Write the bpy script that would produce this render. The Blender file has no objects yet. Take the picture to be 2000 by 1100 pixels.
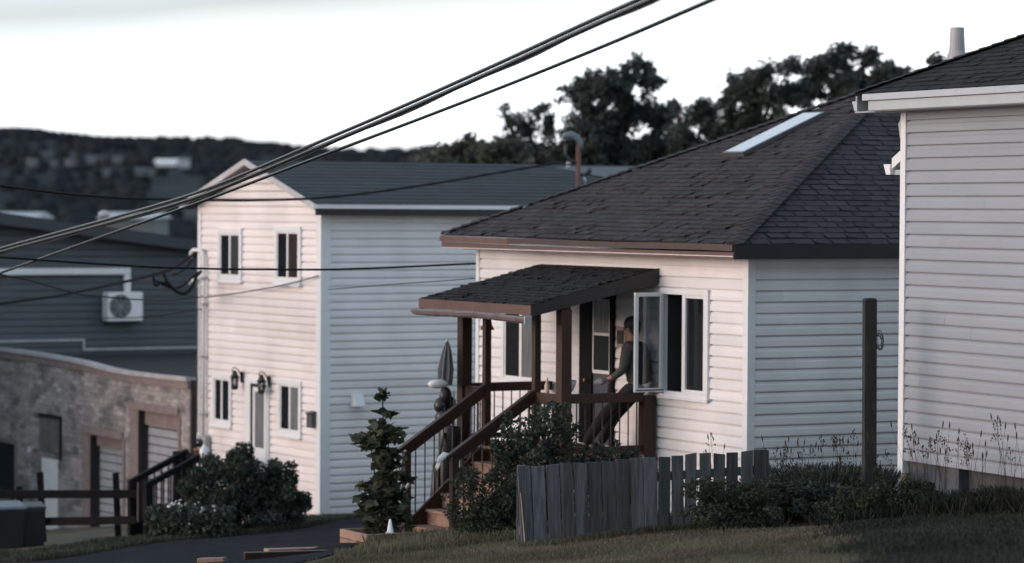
import bpy, math, random
import numpy as np
from mathutils import Vector, Matrix
R_ = math.radians
scene = bpy.context.scene

# ---------------------------------------------------------------- camera
FPX, PITCH, ROLL, CAMZ = 5950.0, R_(1.39), R_(0.35), 6.5
cp, sp, cr, sr = math.cos(PITCH), math.sin(PITCH), math.cos(ROLL), math.sin(ROLL)
WC = np.array([[cr, -sr, 0], [sr, cr, 0], [0, 0, 1]]) @ np.array([[1, 0, 0], [0, -sp, -cp], [0, cp, -sp]])
cam_d = bpy.data.cameras.new('camera')
cam = bpy.data.objects.new('camera', cam_d)
scene.collection.objects.link(cam)
m = Matrix.Identity(4)
for i in range(3):
    m[i][0], m[i][1], m[i][2] = WC[0][i], -WC[1][i], -WC[2][i]
m[2][3] = CAMZ
cam.matrix_world = m
cam_d.sensor_width = 36.0
cam_d.lens = 36.0 * FPX / 2000.0
cam_d.clip_start, cam_d.clip_end = 0.5, 6000
cam_d.dof.use_dof = True
cam_d.dof.focus_distance = 37.0
cam_d.dof.aperture_fstop = 1.2
scene.camera = cam

# ---------------------------------------------------------------- light
SUN_AZ, SUN_EL = R_(258), R_(4.0)      # compass angle from +Y, clockwise: low in the west, left of the street
world = bpy.data.worlds.new('World')
scene.world = world
world.use_nodes = True
wn, wl = world.node_tree.nodes, world.node_tree.links
wn.clear()
w_out = wn.new('ShaderNodeOutputWorld')
w_bg = wn.new('ShaderNodeBackground')
w_bg.inputs['Strength'].default_value = 0.15
sky = wn.new('ShaderNodeTexSky')
sky.sky_type = 'NISHITA'
sky.sun_disc = False
sky.sun_elevation = SUN_EL
sky.sun_rotation = SUN_AZ
sky.air_density, sky.dust_density, sky.ozone_density = 1.0, 1.5, 1.5
hs = wn.new('ShaderNodeHueSaturation')
hs.inputs['Saturation'].default_value = 0.85
wl.new(sky.outputs['Color'], hs.inputs['Color'])
# thin bright cloud veil, streaked along the horizon
tc = wn.new('ShaderNodeTexCoord')
mp = wn.new('ShaderNodeMapping')
mp.inputs['Scale'].default_value = (1.6, 1.6, 14.0)
nz = wn.new('ShaderNodeTexNoise')
nz.inputs['Scale'].default_value = 2.2
nz.inputs['Detail'].default_value = 4
rmp = wn.new('ShaderNodeValToRGB')
rmp.color_ramp.elements[0].position, rmp.color_ramp.elements[0].color = 0.36, (0.45, 0.45, 0.45, 1)
rmp.color_ramp.elements[1].position, rmp.color_ramp.elements[1].color = 0.62, (0.95, 0.95, 0.95, 1)
sepz = wn.new('ShaderNodeSeparateXYZ')
zr = wn.new('ShaderNodeMapRange')
zr.inputs['From Min'].default_value, zr.inputs['From Max'].default_value = 0.0, 0.35
zr.inputs['To Min'].default_value, zr.inputs['To Max'].default_value = 0.85, 0.25
mul = wn.new('ShaderNodeMath'); mul.operation = 'MULTIPLY'
veil = wn.new('ShaderNodeMix'); veil.data_type = 'RGBA'
veil.inputs[7].default_value = (3.45, 3.95, 4.55, 1)
wl.new(tc.outputs['Generated'], mp.inputs['Vector'])
wl.new(mp.outputs['Vector'], nz.inputs['Vector'])
wl.new(nz.outputs['Fac'], rmp.inputs['Fac'])
wl.new(tc.outputs['Generated'], sepz.inputs['Vector'])
wl.new(sepz.outputs['Z'], zr.inputs['Value'])
wl.new(rmp.outputs['Color'], mul.inputs[0])
wl.new(zr.outputs['Result'], mul.inputs[1])
wl.new(mul.outputs['Value'], veil.inputs[0])
wl.new(hs.outputs['Color'], veil.inputs[6])
# a soft grey cloud bank a few degrees up, thicker towards the west
bz = wn.new('ShaderNodeMath'); bz.operation = 'MULTIPLY_ADD'
bz.inputs[1].default_value = 0.05
wl.new(nz.outputs['Fac'], bz.inputs[0]); wl.new(sepz.outputs['Z'], bz.inputs[2])
bw = wn.new('ShaderNodeMath'); bw.operation = 'MULTIPLY_ADD'; bw.inputs[1].default_value = -0.07
wl.new(sepz.outputs['X'], bw.inputs[0]); wl.new(bz.outputs['Value'], bw.inputs[2])
br = wn.new('ShaderNodeValToRGB')
for e_, (p_, v_) in zip((br.color_ramp.elements[0], br.color_ramp.elements[1], br.color_ramp.elements.new(.095), br.color_ramp.elements.new(.14)), ((.076, 1.0), (.22, 1.0), (.098, .46), (.14, .58))):
    e_.position = p_; e_.color = (v_, v_ * .965, v_ * .95, 1)
wl.new(bw.outputs['Value'], br.inputs['Fac'])
bm = wn.new('ShaderNodeMix'); bm.data_type = 'RGBA'; bm.blend_type = 'MULTIPLY'; bm.inputs[0].default_value = 1.0
wl.new(veil.outputs[2], bm.inputs[6]); wl.new(br.outputs['Color'], bm.inputs[7])
wl.new(bm.outputs[2], w_bg.inputs['Color'])
wl.new(w_bg.outputs['Background'], w_out.inputs['Surface'])

sun_d = bpy.data.lights.new('sun', 'SUN')
sun_d.energy = 0.5
sun_d.angle = R_(40)
sun_d.color = (1.0, 0.835, 0.86)
sun = bpy.data.objects.new('sun', sun_d)
scene.collection.objects.link(sun)
sdir = Vector((math.sin(SUN_AZ) * math.cos(SUN_EL), math.cos(SUN_AZ) * math.cos(SUN_EL), math.sin(SUN_EL)))
sun.rotation_euler = sdir.to_track_quat('Z', 'Y').to_euler()

scene.view_settings.view_transform = 'Standard'
scene.view_settings.look = 'None'
scene.view_settings.exposure = 2.04
scene.view_settings.gamma = 1.0
scene.cycles.max_bounces = 6

# ---------------------------------------------------------------- helpers
rng = np.random.default_rng(7)
random.seed(7)

def ray(px, py):
    return WC.T @ np.array([(px - 1000) / FPX, (py - 550) / FPX, 1.0])

def at(px, py, Y):
    d = ray(px, py)
    return d / d[1] * Y + np.array([0, 0, CAMZ])

def street(X, Y):                       # height of the sloping street and yards
    Xc = np.clip(X, -45, 45)
    return CAMZ - (1.5 - 0.09 * Xc + 0.07 * Y)

def ground(X, Y):
    X = np.asarray(X, float); Y = np.asarray(Y, float)
    t = np.clip((Y - 60) / 160.0, 0, 1)
    s = t * t * (3 - 2 * t)
    z = street(X, np.minimum(Y, 75)) * (1 - s) + s * (-7.0)
    h = np.clip((Y - 260) / 690.0, 0, 1)
    ridge = 18.5 + 4.0 * np.sin(X / 170.0 + 2.2) - 0.018 * np.clip(X + 160, 0, 140) + 2.0 * np.sin(X / 47.0)
    z = z + (h ** 1.15) * (ridge + 12.0)
    return z

def onground(px, py):
    d = ray(px, py)
    lo, hi = 10.0, 200.0
    for _ in range(50):
        t = (lo + hi) / 2
        p = d * t
        if p[2] + CAMZ < float(ground(p[0], p[1])): hi = t
        else: lo = t
    return d * lo + np.array([0, 0, CAMZ])

def mk(name, mesh):
    o = bpy.data.objects.new(name, mesh)
    scene.collection.objects.link(o)
    return o

def tag(o, label=None, cat=None, group=None, kind=None):
    if label: o['label'] = label
    if cat: o['category'] = cat
    if group: o['group'] = group
    if kind: o['kind'] = kind
    return o

def thing(name, label, cat, loc=(0, 0, 0), deg=0.0, group=None):
    o = bpy.data.objects.new(name, None)
    scene.collection.objects.link(o)
    o.empty_display_size = 0.2
    o.location = Vector([float(v) for v in loc])
    o.rotation_euler = (0, 0, R_(deg))
    return tag(o, label, cat, group)

class MB:
    def __init__(s): s.v, s.f, s.c = [], [], []
    def quad(s, pts, c=0.5):
        n = len(s.v)
        s.v += [tuple(float(x) for x in p) for p in pts]
        s.f.append(tuple(range(n, n + len(pts)))); s.c.append(c)
        return s
    def hexa(s, p, c=0.5):              # 8 points: bottom ring then top ring
        n = len(s.v)
        s.v += [tuple(float(x) for x in q) for q in p]
        for f in ((3, 2, 1, 0), (4, 5, 6, 7), (0, 1, 5, 4), (1, 2, 6, 5), (2, 3, 7, 6), (3, 0, 4, 7)):
            s.f.append(tuple(n + i for i in f)); s.c.append(c)
        return s
    def box(s, x0, x1, y0, y1, z0, z1, c=0.5):
        return s.hexa([(x0, y0, z0), (x1, y0, z0), (x1, y1, z0), (x0, y1, z0), (x0, y0, z1), (x1, y0, z1), (x1, y1, z1), (x0, y1, z1)], c)
    def bar(s, a, b, w, h, c=0.5, up=(0, 0, 1)):   # a beam from a to b, w across, h tall
        a, b = Vector(a), Vector(b)
        d = (b - a).normalized()
        x = d.cross(Vector(up))
        if x.length < 1e-4: x = Vector((1, 0, 0))
        x.normalize(); y = x.cross(d)
        x, y = x * w / 2, y * h / 2
        return s.hexa([a - x - y, a + x - y, a + x + y, a - x + y, b - x - y, b + x - y, b + x + y, b - x + y], c)
    def tube(s, pts, r, n=8, c=0.5, cap=True):
        pts = [Vector([float(q) for q in p]) for p in pts]
        rs = r if isinstance(r, (list, tuple)) else [r] * len(pts)
        base = len(s.v)
        ref = None
        for i, p in enumerate(pts):
            d = (pts[min(i + 1, len(pts) - 1)] - pts[max(i - 1, 0)]).normalized()
            if ref is None:
                ref = d.orthogonal().normalized()
            x = (ref - d * ref.dot(d))
            x = x.normalized() if x.length > 1e-5 else d.orthogonal().normalized()
            ref = x
            y = d.cross(x)
            for k in range(n):
                a = 2 * math.pi * k / n
                s.v.append(tuple(p + (x * math.cos(a) + y * math.sin(a)) * rs[i]))
        for i in range(len(pts) - 1):
            for k in range(n):
                k2 = (k + 1) % n
                s.f.append((base + i * n + k, base + i * n + k2, base + (i + 1) * n + k2, base + (i + 1) * n + k)); s.c.append(c)
        if cap:
            s.f.append(tuple(base + k for k in reversed(range(n)))); s.c.append(c)
            s.f.append(tuple(base + (len(pts) - 1) * n + k for k in range(n))); s.c.append(c)
        return s
    def lathe(s, o, prof, n=16, c=0.5):            # prof: (radius, height)
        return s.tube([(o[0], o[1], o[2] + z) for r, z in prof], [max(r, 1e-4) for r, z in prof], n, c)
    def blob(s, o, rx, ry, rz, n=10, k=6, c=0.5, jitter=0.0):
        base = len(s.v)
        for i in range(k + 1):
            th = math.pi * i / k
            for j in range(n):
                ph = 2 * math.pi * j / n
                q = 1 + jitter * (random.random() - .5)
                s.v.append((o[0] + rx * q * math.sin(th) * math.cos(ph), o[1] + ry * q * math.sin(th) * math.sin(ph), o[2] + rz * q * math.cos(th)))
        for i in range(k):
            for j in range(n):
                j2 = (j + 1) % n
                s.f.append((base + i * n + j, base + (i + 1) * n + j, base + (i + 1) * n + j2, base + i * n + j2)); s.c.append(c)
        return s
    def build(s, name, mat, parent=None, smooth=False, bevel=0.0):
        me = bpy.data.meshes.new(name)
        me.from_pydata(s.v, [], s.f)
        if smooth: me.shade_smooth()
        at_ = me.color_attributes.new('tone', 'FLOAT_COLOR', 'CORNER')
        cnt = np.array([len(f) for f in s.f])
        col = np.repeat(np.array(s.c, dtype=np.float32), cnt)
        buf = np.ones((len(col), 4), np.float32); buf[:, :3] = col[:, None]
        at_.data.foreach_set('color', buf.ravel())
        me.materials.append(mat)
        me.update()
        o = mk(name, me)
        if parent is not None: o.parent = parent
        if bevel:
            b = o.modifiers.new('bevel', 'BEVEL'); b.width = bevel; b.segments = 2; b.limit_method = 'ANGLE'
        return o

def leaves_object(name, V, C, mat, parent=None):   # V: (N,4,3) leaf quads, C: (N,) tones
    n = len(V)
    me = bpy.data.meshes.new(name)
    me.vertices.add(n * 4); me.vertices.foreach_set('co', V.astype(np.float32).ravel())
    me.loops.add(n * 4); me.loops.foreach_set('vertex_index', np.arange(n * 4, dtype=np.int32))
    me.polygons.add(n)
    me.polygons.foreach_set('loop_start', np.arange(0, n * 4, 4, dtype=np.int32))
    at_ = me.color_attributes.new('tone', 'FLOAT_COLOR', 'POINT')
    buf = np.ones((n * 4, 4), np.float32); buf[:, :3] = np.repeat(C.astype(np.float32), 4)[:, None]
    at_.data.foreach_set('color', buf.ravel())
    me.materials.append(mat)
    me.update(calc_edges=True); me.validate()
    o = mk(name, me)
    if parent is not None: o.parent = parent
    return o

def leaf_quads(P, size, r, up=0.35):
    n = len(P)
    nrm = r.normal(size=(n, 3)); nrm[:, 2] += up
    nrm /= np.linalg.norm(nrm, axis=1)[:, None]
    a = r.normal(size=(n, 3)); a -= (a * nrm).sum(1)[:, None] * nrm
    a /= np.linalg.norm(a, axis=1)[:, None]
    b = np.cross(nrm, a)
    s = size * r.uniform(0.6, 1.3, n)[:, None]
    a *= s; b *= s * 0.55
    fold = nrm * s * 0.18
    return np.stack([P - a, P + b + fold, P + a, P - b + fold], 1)

def clump_points(blobs, n, r, shell=0.55):
    B = np.array(blobs, float)          # x y z rx ry rz
    w = (B[:, 3] * B[:, 4] * B[:, 5]) ** 0.7; w /= w.sum()
    k = r.choice(len(B), n, p=w)
    d = r.normal(size=(n, 3)); d /= np.linalg.norm(d, axis=1)[:, None]
    rad = np.where(r.random(n) < shell, r.uniform(0.75, 1.08, n), r.random(n) ** (1 / 3))
    tone = r.random(len(B))[k] * 0.5 + r.random(n) * 0.5
    return B[k, :3] + d * rad[:, None] * B[k, 3:], tone

# ---------------------------------------------------------------- materials
def mat(name, col, rough=0.6, var=0.12, scale=4.0, bump=0.0, bscale=40.0, tone=0.0, spec=0.5, metal=0.0, stretch=None, col2=None, patch=None):
    """Principled surface: base colour with noise variation, per-piece tone and bump."""
    mt = bpy.data.materials.new(name)
    mt.use_nodes = True
    n, l = mt.node_tree.nodes, mt.node_tree.links
    p = n['Principled BSDF']
    p.inputs['Roughness'].default_value = rough
    p.inputs['Specular IOR Level'].default_value = spec
    p.inputs['Metallic'].default_value = metal
    co = n.new('ShaderNodeTexCoord')
    src = co.outputs['Object']
    if stretch:
        mpn = n.new('ShaderNodeMapping'); mpn.inputs['Scale'].default_value = stretch
        l.new(src, mpn.inputs['Vector']); src = mpn.outputs['Vector']
    nzn = n.new('ShaderNodeTexNoise'); nzn.inputs['Scale'].default_value = scale; nzn.inputs['Detail'].default_value = 5
    nzn.inputs['Roughness'].default_value = 0.62
    l.new(src, nzn.inputs['Vector'])
    mr = n.new('ShaderNodeMapRange')
    mr.inputs['From Min'].default_value, mr.inputs['From Max'].default_value = 0.3, 0.7
    mr.inputs['To Min'].default_value, mr.inputs['To Max'].default_value = 1 - var, 1 + var
    l.new(nzn.outputs['Fac'], mr.inputs['Value'])
    val = mr.outputs['Result']
    if tone:
        ca = n.new('ShaderNodeVertexColor'); ca.layer_name = 'tone'
        tr = n.new('ShaderNodeMapRange')
        tr.inputs['To Min'].default_value, tr.inputs['To Max'].default_value = 1 - tone, 1 + tone
        l.new(ca.outputs['Color'], tr.inputs['Value'])
        mm = n.new('ShaderNodeMath'); mm.operation = 'MULTIPLY'
        l.new(val, mm.inputs[0]); l.new(tr.outputs['Result'], mm.inputs[1]); val = mm.outputs['Value']
    base = None
    if col2 or patch:
        mx = n.new('ShaderNodeMix'); mx.data_type = 'RGBA'
        mx.inputs[6].default_value = (*col, 1); mx.inputs[7].default_value = (*(col2 or col), 1)
        n2 = n.new('ShaderNodeTexNoise'); n2.inputs['Scale'].default_value = (patch or (2.0, .45, .6))[0]; n2.inputs['Detail'].default_value = 6
        l.new(src, n2.inputs['Vector'])
        r2 = n.new('ShaderNodeMapRange')
        r2.inputs['From Min'].default_value, r2.inputs['From Max'].default_value = (patch or (2.0, .45, .6))[1:]
        l.new(n2.outputs['Fac'], r2.inputs['Value']); l.new(r2.outputs['Result'], mx.inputs[0])
        base = mx.outputs[2]
    vm = n.new('ShaderNodeVectorMath'); vm.operation = 'SCALE'
    if base is not None: l.new(base, vm.inputs[0])
    else: vm.inputs[0].default_value = col
    l.new(val, vm.inputs['Scale'])
    l.new(vm.outputs['Vector'], p.inputs['Base Color'])
    if bump:
        b = n.new('ShaderNodeBump'); b.inputs['Strength'].default_value = bump; b.inputs['Distance'].default_value = 0.02
        n3 = n.new('ShaderNodeTexNoise'); n3.inputs['Scale'].default_value = bscale; n3.inputs['Detail'].default_value = 4
        l.new(src, n3.inputs['Vector']); l.new(n3.outputs['Fac'], b.inputs['Height'])
        l.new(b.outputs['Normal'], p.inputs['Normal'])
    return mt

def leafmat(name, col, tone=0.55, trans=0.25):
    mt = mat(name, col, 0.6, 0.25, 1.5, tone=tone, spec=0.15)
    n, l = mt.node_tree.nodes, mt.node_tree.links
    p = n['Principled BSDF']; out = n['Material Output']
    tb = n.new('ShaderNodeBsdfTranslucent')
    src = p.inputs['Base Color'].links[0].from_socket
    l.new(src, tb.inputs['Color'])
    mx = n.new('ShaderNodeMixShader'); mx.inputs[0].default_value = trans
    l.new(p.outputs['BSDF'], mx.inputs[1]); l.new(tb.outputs['BSDF'], mx.inputs[2])
    l.new(mx.outputs['Shader'], out.inputs['Surface'])
    return mt

def glassmat(name, col, rough=0.06):
    return mat(name, col, rough, 0.25, 1.2, spec=0.5, bump=0.02, bscale=3)

M_ = {}
M_['white_vinyl'] = mat('white vinyl siding', (0.75, 0.745, 0.76), 0.42, 0.04, 1.4, bump=0.10, bscale=2.2, col2=(0.64, 0.635, 0.635), patch=(.8, .46, .72), tone=.05)
M_['warm_lit_vinyl'] = mat('warm lit vinyl siding', (0.76, 0.72, 0.72), 0.45, 0.04, 1.2, bump=0.10, bscale=2.2, col2=(0.66, 0.62, 0.61), patch=(.8, .46, .72), tone=.05)  # white siding with pinkish light from the left put into its colour
M_['grey_vinyl_shaded'] = mat('shaded grey vinyl siding', (0.272, 0.30, 0.345), 0.4, 0.05, 1.1, bump=0.08, bscale=2.6, stretch=(1, .5, 3), tone=.035)  # grey siding, darkened further by shade put into its colour
M_['slate_vinyl'] = mat('dark slate siding', (0.075, 0.088, 0.105), 0.55, 0.15, 0.7)
M_['trim'] = mat('white trim', (0.72, 0.74, 0.76), 0.4, 0.04, 3)
M_['trim_shaded'] = mat('shaded white trim', (0.40, 0.44, 0.475), 0.45, 0.06, 3)  # white trim of the right house, its shade put into the colour
M_['brown_metal'] = mat('brown painted metal', (0.11, 0.062, 0.052), 0.38, 0.18, 3, bump=0.05, bscale=5)
M_['dark_metal'] = mat('black painted metal', (0.018, 0.018, 0.02), 0.45, 0.2, 4)
M_['roof_brown'] = mat('brown asphalt shingles', (0.035, 0.0315, 0.036), 0.85, 0.22, 9, bump=0.5, bscale=160, tone=0.34, spec=0.3)
M_['roof_dark'] = mat('charcoal asphalt shingles', (0.0115, 0.0112, 0.013), 0.85, 0.25, 9, bump=0.5, bscale=160, tone=0.4, spec=0.3)
M_['roof_blue'] = mat('weathered slate grey roofing', (0.040, 0.047, 0.053), 0.85, 0.16, 2, tone=0.12, spec=0.3)
M_['stain_wood'] = mat('red brown stained lumber', (0.034, 0.016, 0.011), 0.45, 0.3, 6, bump=0.2, bscale=30, stretch=(6, 6, .7), tone=0.2, spec=0.35)
M_['bare_wood'] = mat('worn stair lumber', (0.30, 0.185, 0.135), 0.7, 0.25, 5, bump=0.3, bscale=25, tone=0.2, col2=(0.16, 0.10, 0.08), patch=(5, .45, .65))
M_['grey_wood'] = mat('weathered grey boards', (0.092, 0.099, 0.110), 0.85, 0.4, 5, bump=0.7, bscale=18, stretch=(7, 7, .5), tone=0.35, col2=(0.035, 0.04, 0.036), patch=(1.6, .45, .68))
M_['board_edge'] = mat('pale lit board edge', (0.45, 0.33, 0.27), 0.8, 0.3, 8)  # pale tone carries the warm light on the fence's end board
M_['post_wood'] = mat('dark treated post', (0.014, 0.014, 0.014), 0.8, 0.45, 4, bump=0.6, bscale=14, stretch=(7, 7, .5), col2=(0.085, 0.085, 0.075), patch=(9, .62, .7))
M_['black_wood'] = mat('dark painted lumber', (0.008, 0.008, 0.009), 0.7, 0.3, 5, spec=.1)
M_['glass_dark'] = glassmat('dark window glass', (0.012, 0.014, 0.017))
M_['glass_curtain'] = mat('curtain behind glass', (0.16, 0.17, 0.18), 0.12, 0.5, 5, stretch=(1, 9, .35))
M_['glass_brown'] = mat('brown curtain behind glass', (0.040, 0.030, 0.026), 0.12, 0.5, 3, stretch=(1, 6, .6))
M_['room'] = mat('dim room', (0.05, 0.05, 0.055), 0.9, 0.2, 2)
M_['door_blue'] = mat('blue grey door', (0.055, 0.06, 0.08), 0.45, 0.1, 3)
M_['concrete'] = mat('grey concrete', (0.085, 0.095, 0.11), 0.9, 0.3, 3, bump=0.4, bscale=25, col2=(0.05, 0.055, 0.06), patch=(2, .5, .65))
M_['asphalt'] = mat('asphalt', (0.0115, 0.0150, 0.0195), 0.95, 0.35, 2.2, bump=0.4, bscale=60, spec=.08, col2=(0.018, 0.021, 0.024), patch=(.9, .5, .6))
M_['soil'] = mat('grass and soil', (0.050, 0.052, 0.030), 0.95, 0.4, 1.4, bump=0.5, bscale=12, col2=(0.085, 0.065, 0.050), patch=(.7, .5, .66))
M_['block'] = mat('weathered painted block', (0.35, 0.315, 0.31), 0.85, 0.2, 5, bump=0.4, bscale=20, tone=0.30, col2=(0.15, 0.148, 0.145), patch=(1.1, .44, .66), stretch=(1, 1.0, 2.2))
M_['pink_trim'] = mat('faded pink trim', (0.22, 0.172, 0.168), 0.7, 0.2, 4)
M_['shutter'] = mat('grey roller door', (0.33, 0.34, 0.365), 0.55, 0.12, 3)
M_['tar'] = mat('tar roof', (0.013, 0.013, 0.014), 0.9, 0.25, 1)
M_['flash'] = mat('weathered flashing', (0.42, 0.42, 0.44), 0.5, 0.2, 3)
M_['cable'] = mat('black cable sheath', (0.015, 0.015, 0.016), 0.22, 0.3, 6, spec=.8)
M_['wire'] = mat('dull black wire', (0.007, 0.007, 0.008), 0.7, 0.3, 6, spec=.2)
M_['galv'] = mat('galvanised steel', (0.36, 0.38, 0.40), 0.42, 0.12, 6, metal=0.3)
M_['flue'] = mat('white coated flue', (0.34, 0.33, 0.345), 0.5, 0.08, 5)
M_['bark'] = mat('bark', (0.030, 0.026, 0.022), 0.95, 0.4, 6, bump=0.6, bscale=14)
M_['leaf_tree'] = leafmat('dark tree leaves', (0.058, 0.072, 0.064), .45)
M_['leaf_tree2'] = leafmat('olive tree leaves', (0.082, 0.092, 0.076), .45)
M_['leaf_bush'] = leafmat('dark shrub leaves', (0.048, 0.062, 0.050), 0.5, 0.15)
M_['leaf_mid'] = leafmat('green shrub leaves', (0.050, 0.060, 0.042), 0.55)
M_['leaf_sap'] = leafmat('sapling leaves', (0.075, 0.085, 0.055), 0.6)
M_['grass'] = leafmat('lawn grass', (0.110, 0.110, 0.075), 0.5, 0.3)
M_['weed_dark'] = leafmat('dark weeds', (0.026, 0.030, 0.026), 0.5, 0.1)
M_['dry'] = leafmat('dry grass', (0.15, 0.125, 0.105), 0.4, 0.2)
M_['weed'] = leafmat('dry grass stalks', (0.050, 0.047, 0.034), 0.5)
M_['forest'] = mat('far forest', (0.024, 0.028, 0.031), 0.95, 0.15, 0.03, tone=0.12, spec=0.05)
M_['hill'] = mat('wooded hill', (0.022, 0.027, 0.030), 0.95, 0.5, 0.03, spec=0.1, col2=(0.05, 0.055, 0.06), patch=(.012, .55, .7))
M_['white_paint'] = mat('white paint', (0.78, 0.78, 0.78), 0.5, 0.05, 3)
M_['petal'] = mat('white petals', (0.75, 0.75, 0.72), 0.7, 0.1, 5)
M_['black'] = mat('black plastic', (0.016, 0.016, 0.018), 0.4, 0.2, 5)
M_['grey_cloth'] = mat('grey cloth', (0.12, 0.13, 0.145), 0.8, 0.2, 8, bump=0.4, bscale=20)
M_['copper'] = mat('copper', (0.35, 0.16, 0.09), 0.35, 0.2, 5, metal=0.6)
M_['skin'] = mat('skin', (0.30, 0.17, 0.125), 0.5, 0.08, 8)
M_['shirt'] = mat('olive grey shirt', (0.055, 0.056, 0.052), 0.85, 0.2, 6, bump=0.4, bscale=12)
M_['trousers'] = mat('dark trousers', (0.016, 0.017, 0.02), 0.85, 0.15, 6, bump=0.3, bscale=12)
M_['hair'] = mat('dark hair', (0.012, 0.010, 0.009), 0.6, 0.3, 30)

def clear_glass(name):
    mt = bpy.data.materials.new(name); mt.use_nodes = True
    n, l = mt.node_tree.nodes, mt.node_tree.links
    n.remove(n['Principled BSDF'])
    t = n.new('ShaderNodeBsdfTransparent'); t.inputs[0].default_value = (0.62, 0.66, 0.70, 1)
    g = n.new('ShaderNodeBsdfGlossy'); g.inputs['Roughness'].default_value = 0.02
    f = n.new('ShaderNodeFresnel'); f.inputs['IOR'].default_value = 1.7
    mx = n.new('ShaderNodeMixShader')
    l.new(f.outputs[0], mx.inputs[0]); l.new(t.outputs[0], mx.inputs[1]); l.new(g.outputs[0], mx.inputs[2])
    l.new(mx.outputs[0], n['Material Output'].inputs['Surface'])
    return mt
M_['glass'] = clear_glass('clear glass')

# ---------------------------------------------------------------- building pieces (in a house's own frame:
# y runs along the street side, x into the plot; 'x' walls face -x, 'y' walls face -y)
def wp(axis, plane, t, out, z):
    return (plane - out, t, z) if axis == 'x' else (t, plane - out, z)

COURSE = 0.152
def siding(axis, plane, t0, t1, z0, z1, holes=(), h=COURSE, zbase=None, edge=None, mb=None):
    """lapped vinyl courses with real lips and gaps; holes = (t0, t1, z0, z1); edge(z) -> (t0, t1) trims to a gable"""
    mb = mb or MB()
    zb = z0 if zbase is None else zbase
    prof = ((0.0, -0.03), (0.0, 0.014), (0.10, 0.0145), (0.56, 0.010), (0.66, 0.004), (0.855, 0.0015), (0.86, -0.03), (1.0, -0.03))
    joints = {}
    zs = sorted({z0, z1} | {z for hh in holes for z in hh[2:4] if z0 < z < z1})
    for a, b in zip(zs[:-1], zs[1:]):
        zm = (a + b) / 2
        spans, cur = [], t0
        for hh in sorted(q for q in holes if q[2] < zm < q[3]):
            if hh[0] > cur: spans.append((cur, hh[0]))
            cur = max(cur, hh[1])
        if cur < t1: spans.append((cur, t1))
        k = int(math.floor((a - zb) / h + 1e-6))
        while zb + k * h < b - 1e-6:
            tone = 0.5 + random.uniform(-.1, .1)
            wob = random.uniform(-0.0015, 0.0015)
            pts = [(min(max(zb + k * h + q * h, a), b), o + (wob if o > 0 else 0)) for q, o in prof]
            panels = []
            if k not in joints:
                joints[k] = [(k // 2 * 1.37 + random.random()) % 3.66 + 3.66 * q - 3.66 + t0 for q in range(8)] if k % 2 == 0 or k - 1 not in joints else joints[k - 1]
            for s0, s1 in spans:
                cut = [s0] + sorted(q for q in joints[k] if s0 + .3 < q < s1 - .3) + [s1]
                panels += list(zip(cut[:-1], cut[1:]))
            for s0, s1 in panels:
                tone = random.random() if not edge else tone
                wq = random.uniform(-.002, .002)
                pts = [(z_, o_ + (wq if o_ > 0 else 0)) for z_, o_ in pts]
                for (za, oa), (zc, oc) in zip(pts[:-1], pts[1:]):
                    if abs(za - zc) < 1e-7 and abs(oa - oc) < 1e-7: continue
                    if edge:
                        e0, e1 = edge(za), edge(zc)
                        if e0[1] - e0[0] < .02 and e1[1] - e1[0] < .02: continue
                        mb.quad([wp(axis, plane, e0[0], oa, za), wp(axis, plane, e0[1], oa, za), wp(axis, plane, e1[1], oc, zc), wp(axis, plane, e1[0], oc, zc)], tone)
                    else:
                        mb.quad([wp(axis, plane, s0, oa, za), wp(axis, plane, s1, oa, za), wp(axis, plane, s1, oc, zc), wp(axis, plane, s0, oc, zc)], tone)
            k += 1
    return mb

def wbox(mb, axis, plane, t0, t1, o0, o1, z0, z1, c=0.5):
    if axis == 'x': return mb.box(plane - o1, plane - o0, t0, t1, z0, z1, c)
    return mb.box(t0, t1, plane - o1, plane - o0, z0, z1, c)

def window(parent, axis, plane, t0, t1, z0, z1, panes, trim=0.09, proud=0.045, mull=0.05, name='window', sill=True, jdark=True):
    """frame with a surround, mullions and panes; panes = list of (width share, material), from high t to low t"""
    f = MB()
    wbox(f, axis, plane, t0, t1, 0.0, proud, z1 - trim, z1)
    wbox(f, axis, plane, t0, t1, 0.0, proud + 0.002, z0, z0 + trim)
    wbox(f, axis, plane, t0, t0 + trim, 0.0, proud - 0.002, z0 + trim, z1 - trim)
    wbox(f, axis, plane, t1 - trim, t1, 0.0, proud - 0.002, z0 + trim, z1 - trim)
    a, b = t0 + trim, t1 - trim
    # inner sash frame
    s = 0.035
    za, zb = z0 + trim, z1 - trim
    wbox(f, axis, plane, a, b, 0.0, proud - 0.016, zb - s, zb)
    wbox(f, axis, plane, a, b, 0.0, proud - 0.014, za, za + s)
    wbox(f, axis, plane, a, a + s, 0.0, proud - 0.015, za + s, zb - s)
    wbox(f, axis, plane, b - s, b, 0.0, proud - 0.017, za + s, zb - s)
    tot = sum(p[0] for p in panes)
    run = b - a - 2 * s - mull * (len(panes) - 1)
    cur = b - s
    cuts = []
    for i, (w, mt) in enumerate(panes):
        e = cur - run * w / tot
        cuts.append((e, cur, mt))
        if i < len(panes) - 1:
            wbox(f, axis, plane, e - mull, e, 0.0, proud - 0.012, za + s, zb - s)
        cur = e - mull
    fo = f.build(name, M_['trim'], parent, bevel=0.004)
    for e, c, mt in cuts:
        p = MB()
        wbox(p, axis, plane, e - .004, c + .004, 0.016, 0.021, za + s - .004, zb - s + .004)
        p.build('pane', mt, fo)
    if sill:
        q = MB()
        wbox(q, axis, plane, t0 - .02, t1 + .02, 0.0, proud + 0.035, z0 - .03, z0)
        q.build('sill', M_['trim'], fo)
    return fo

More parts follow.
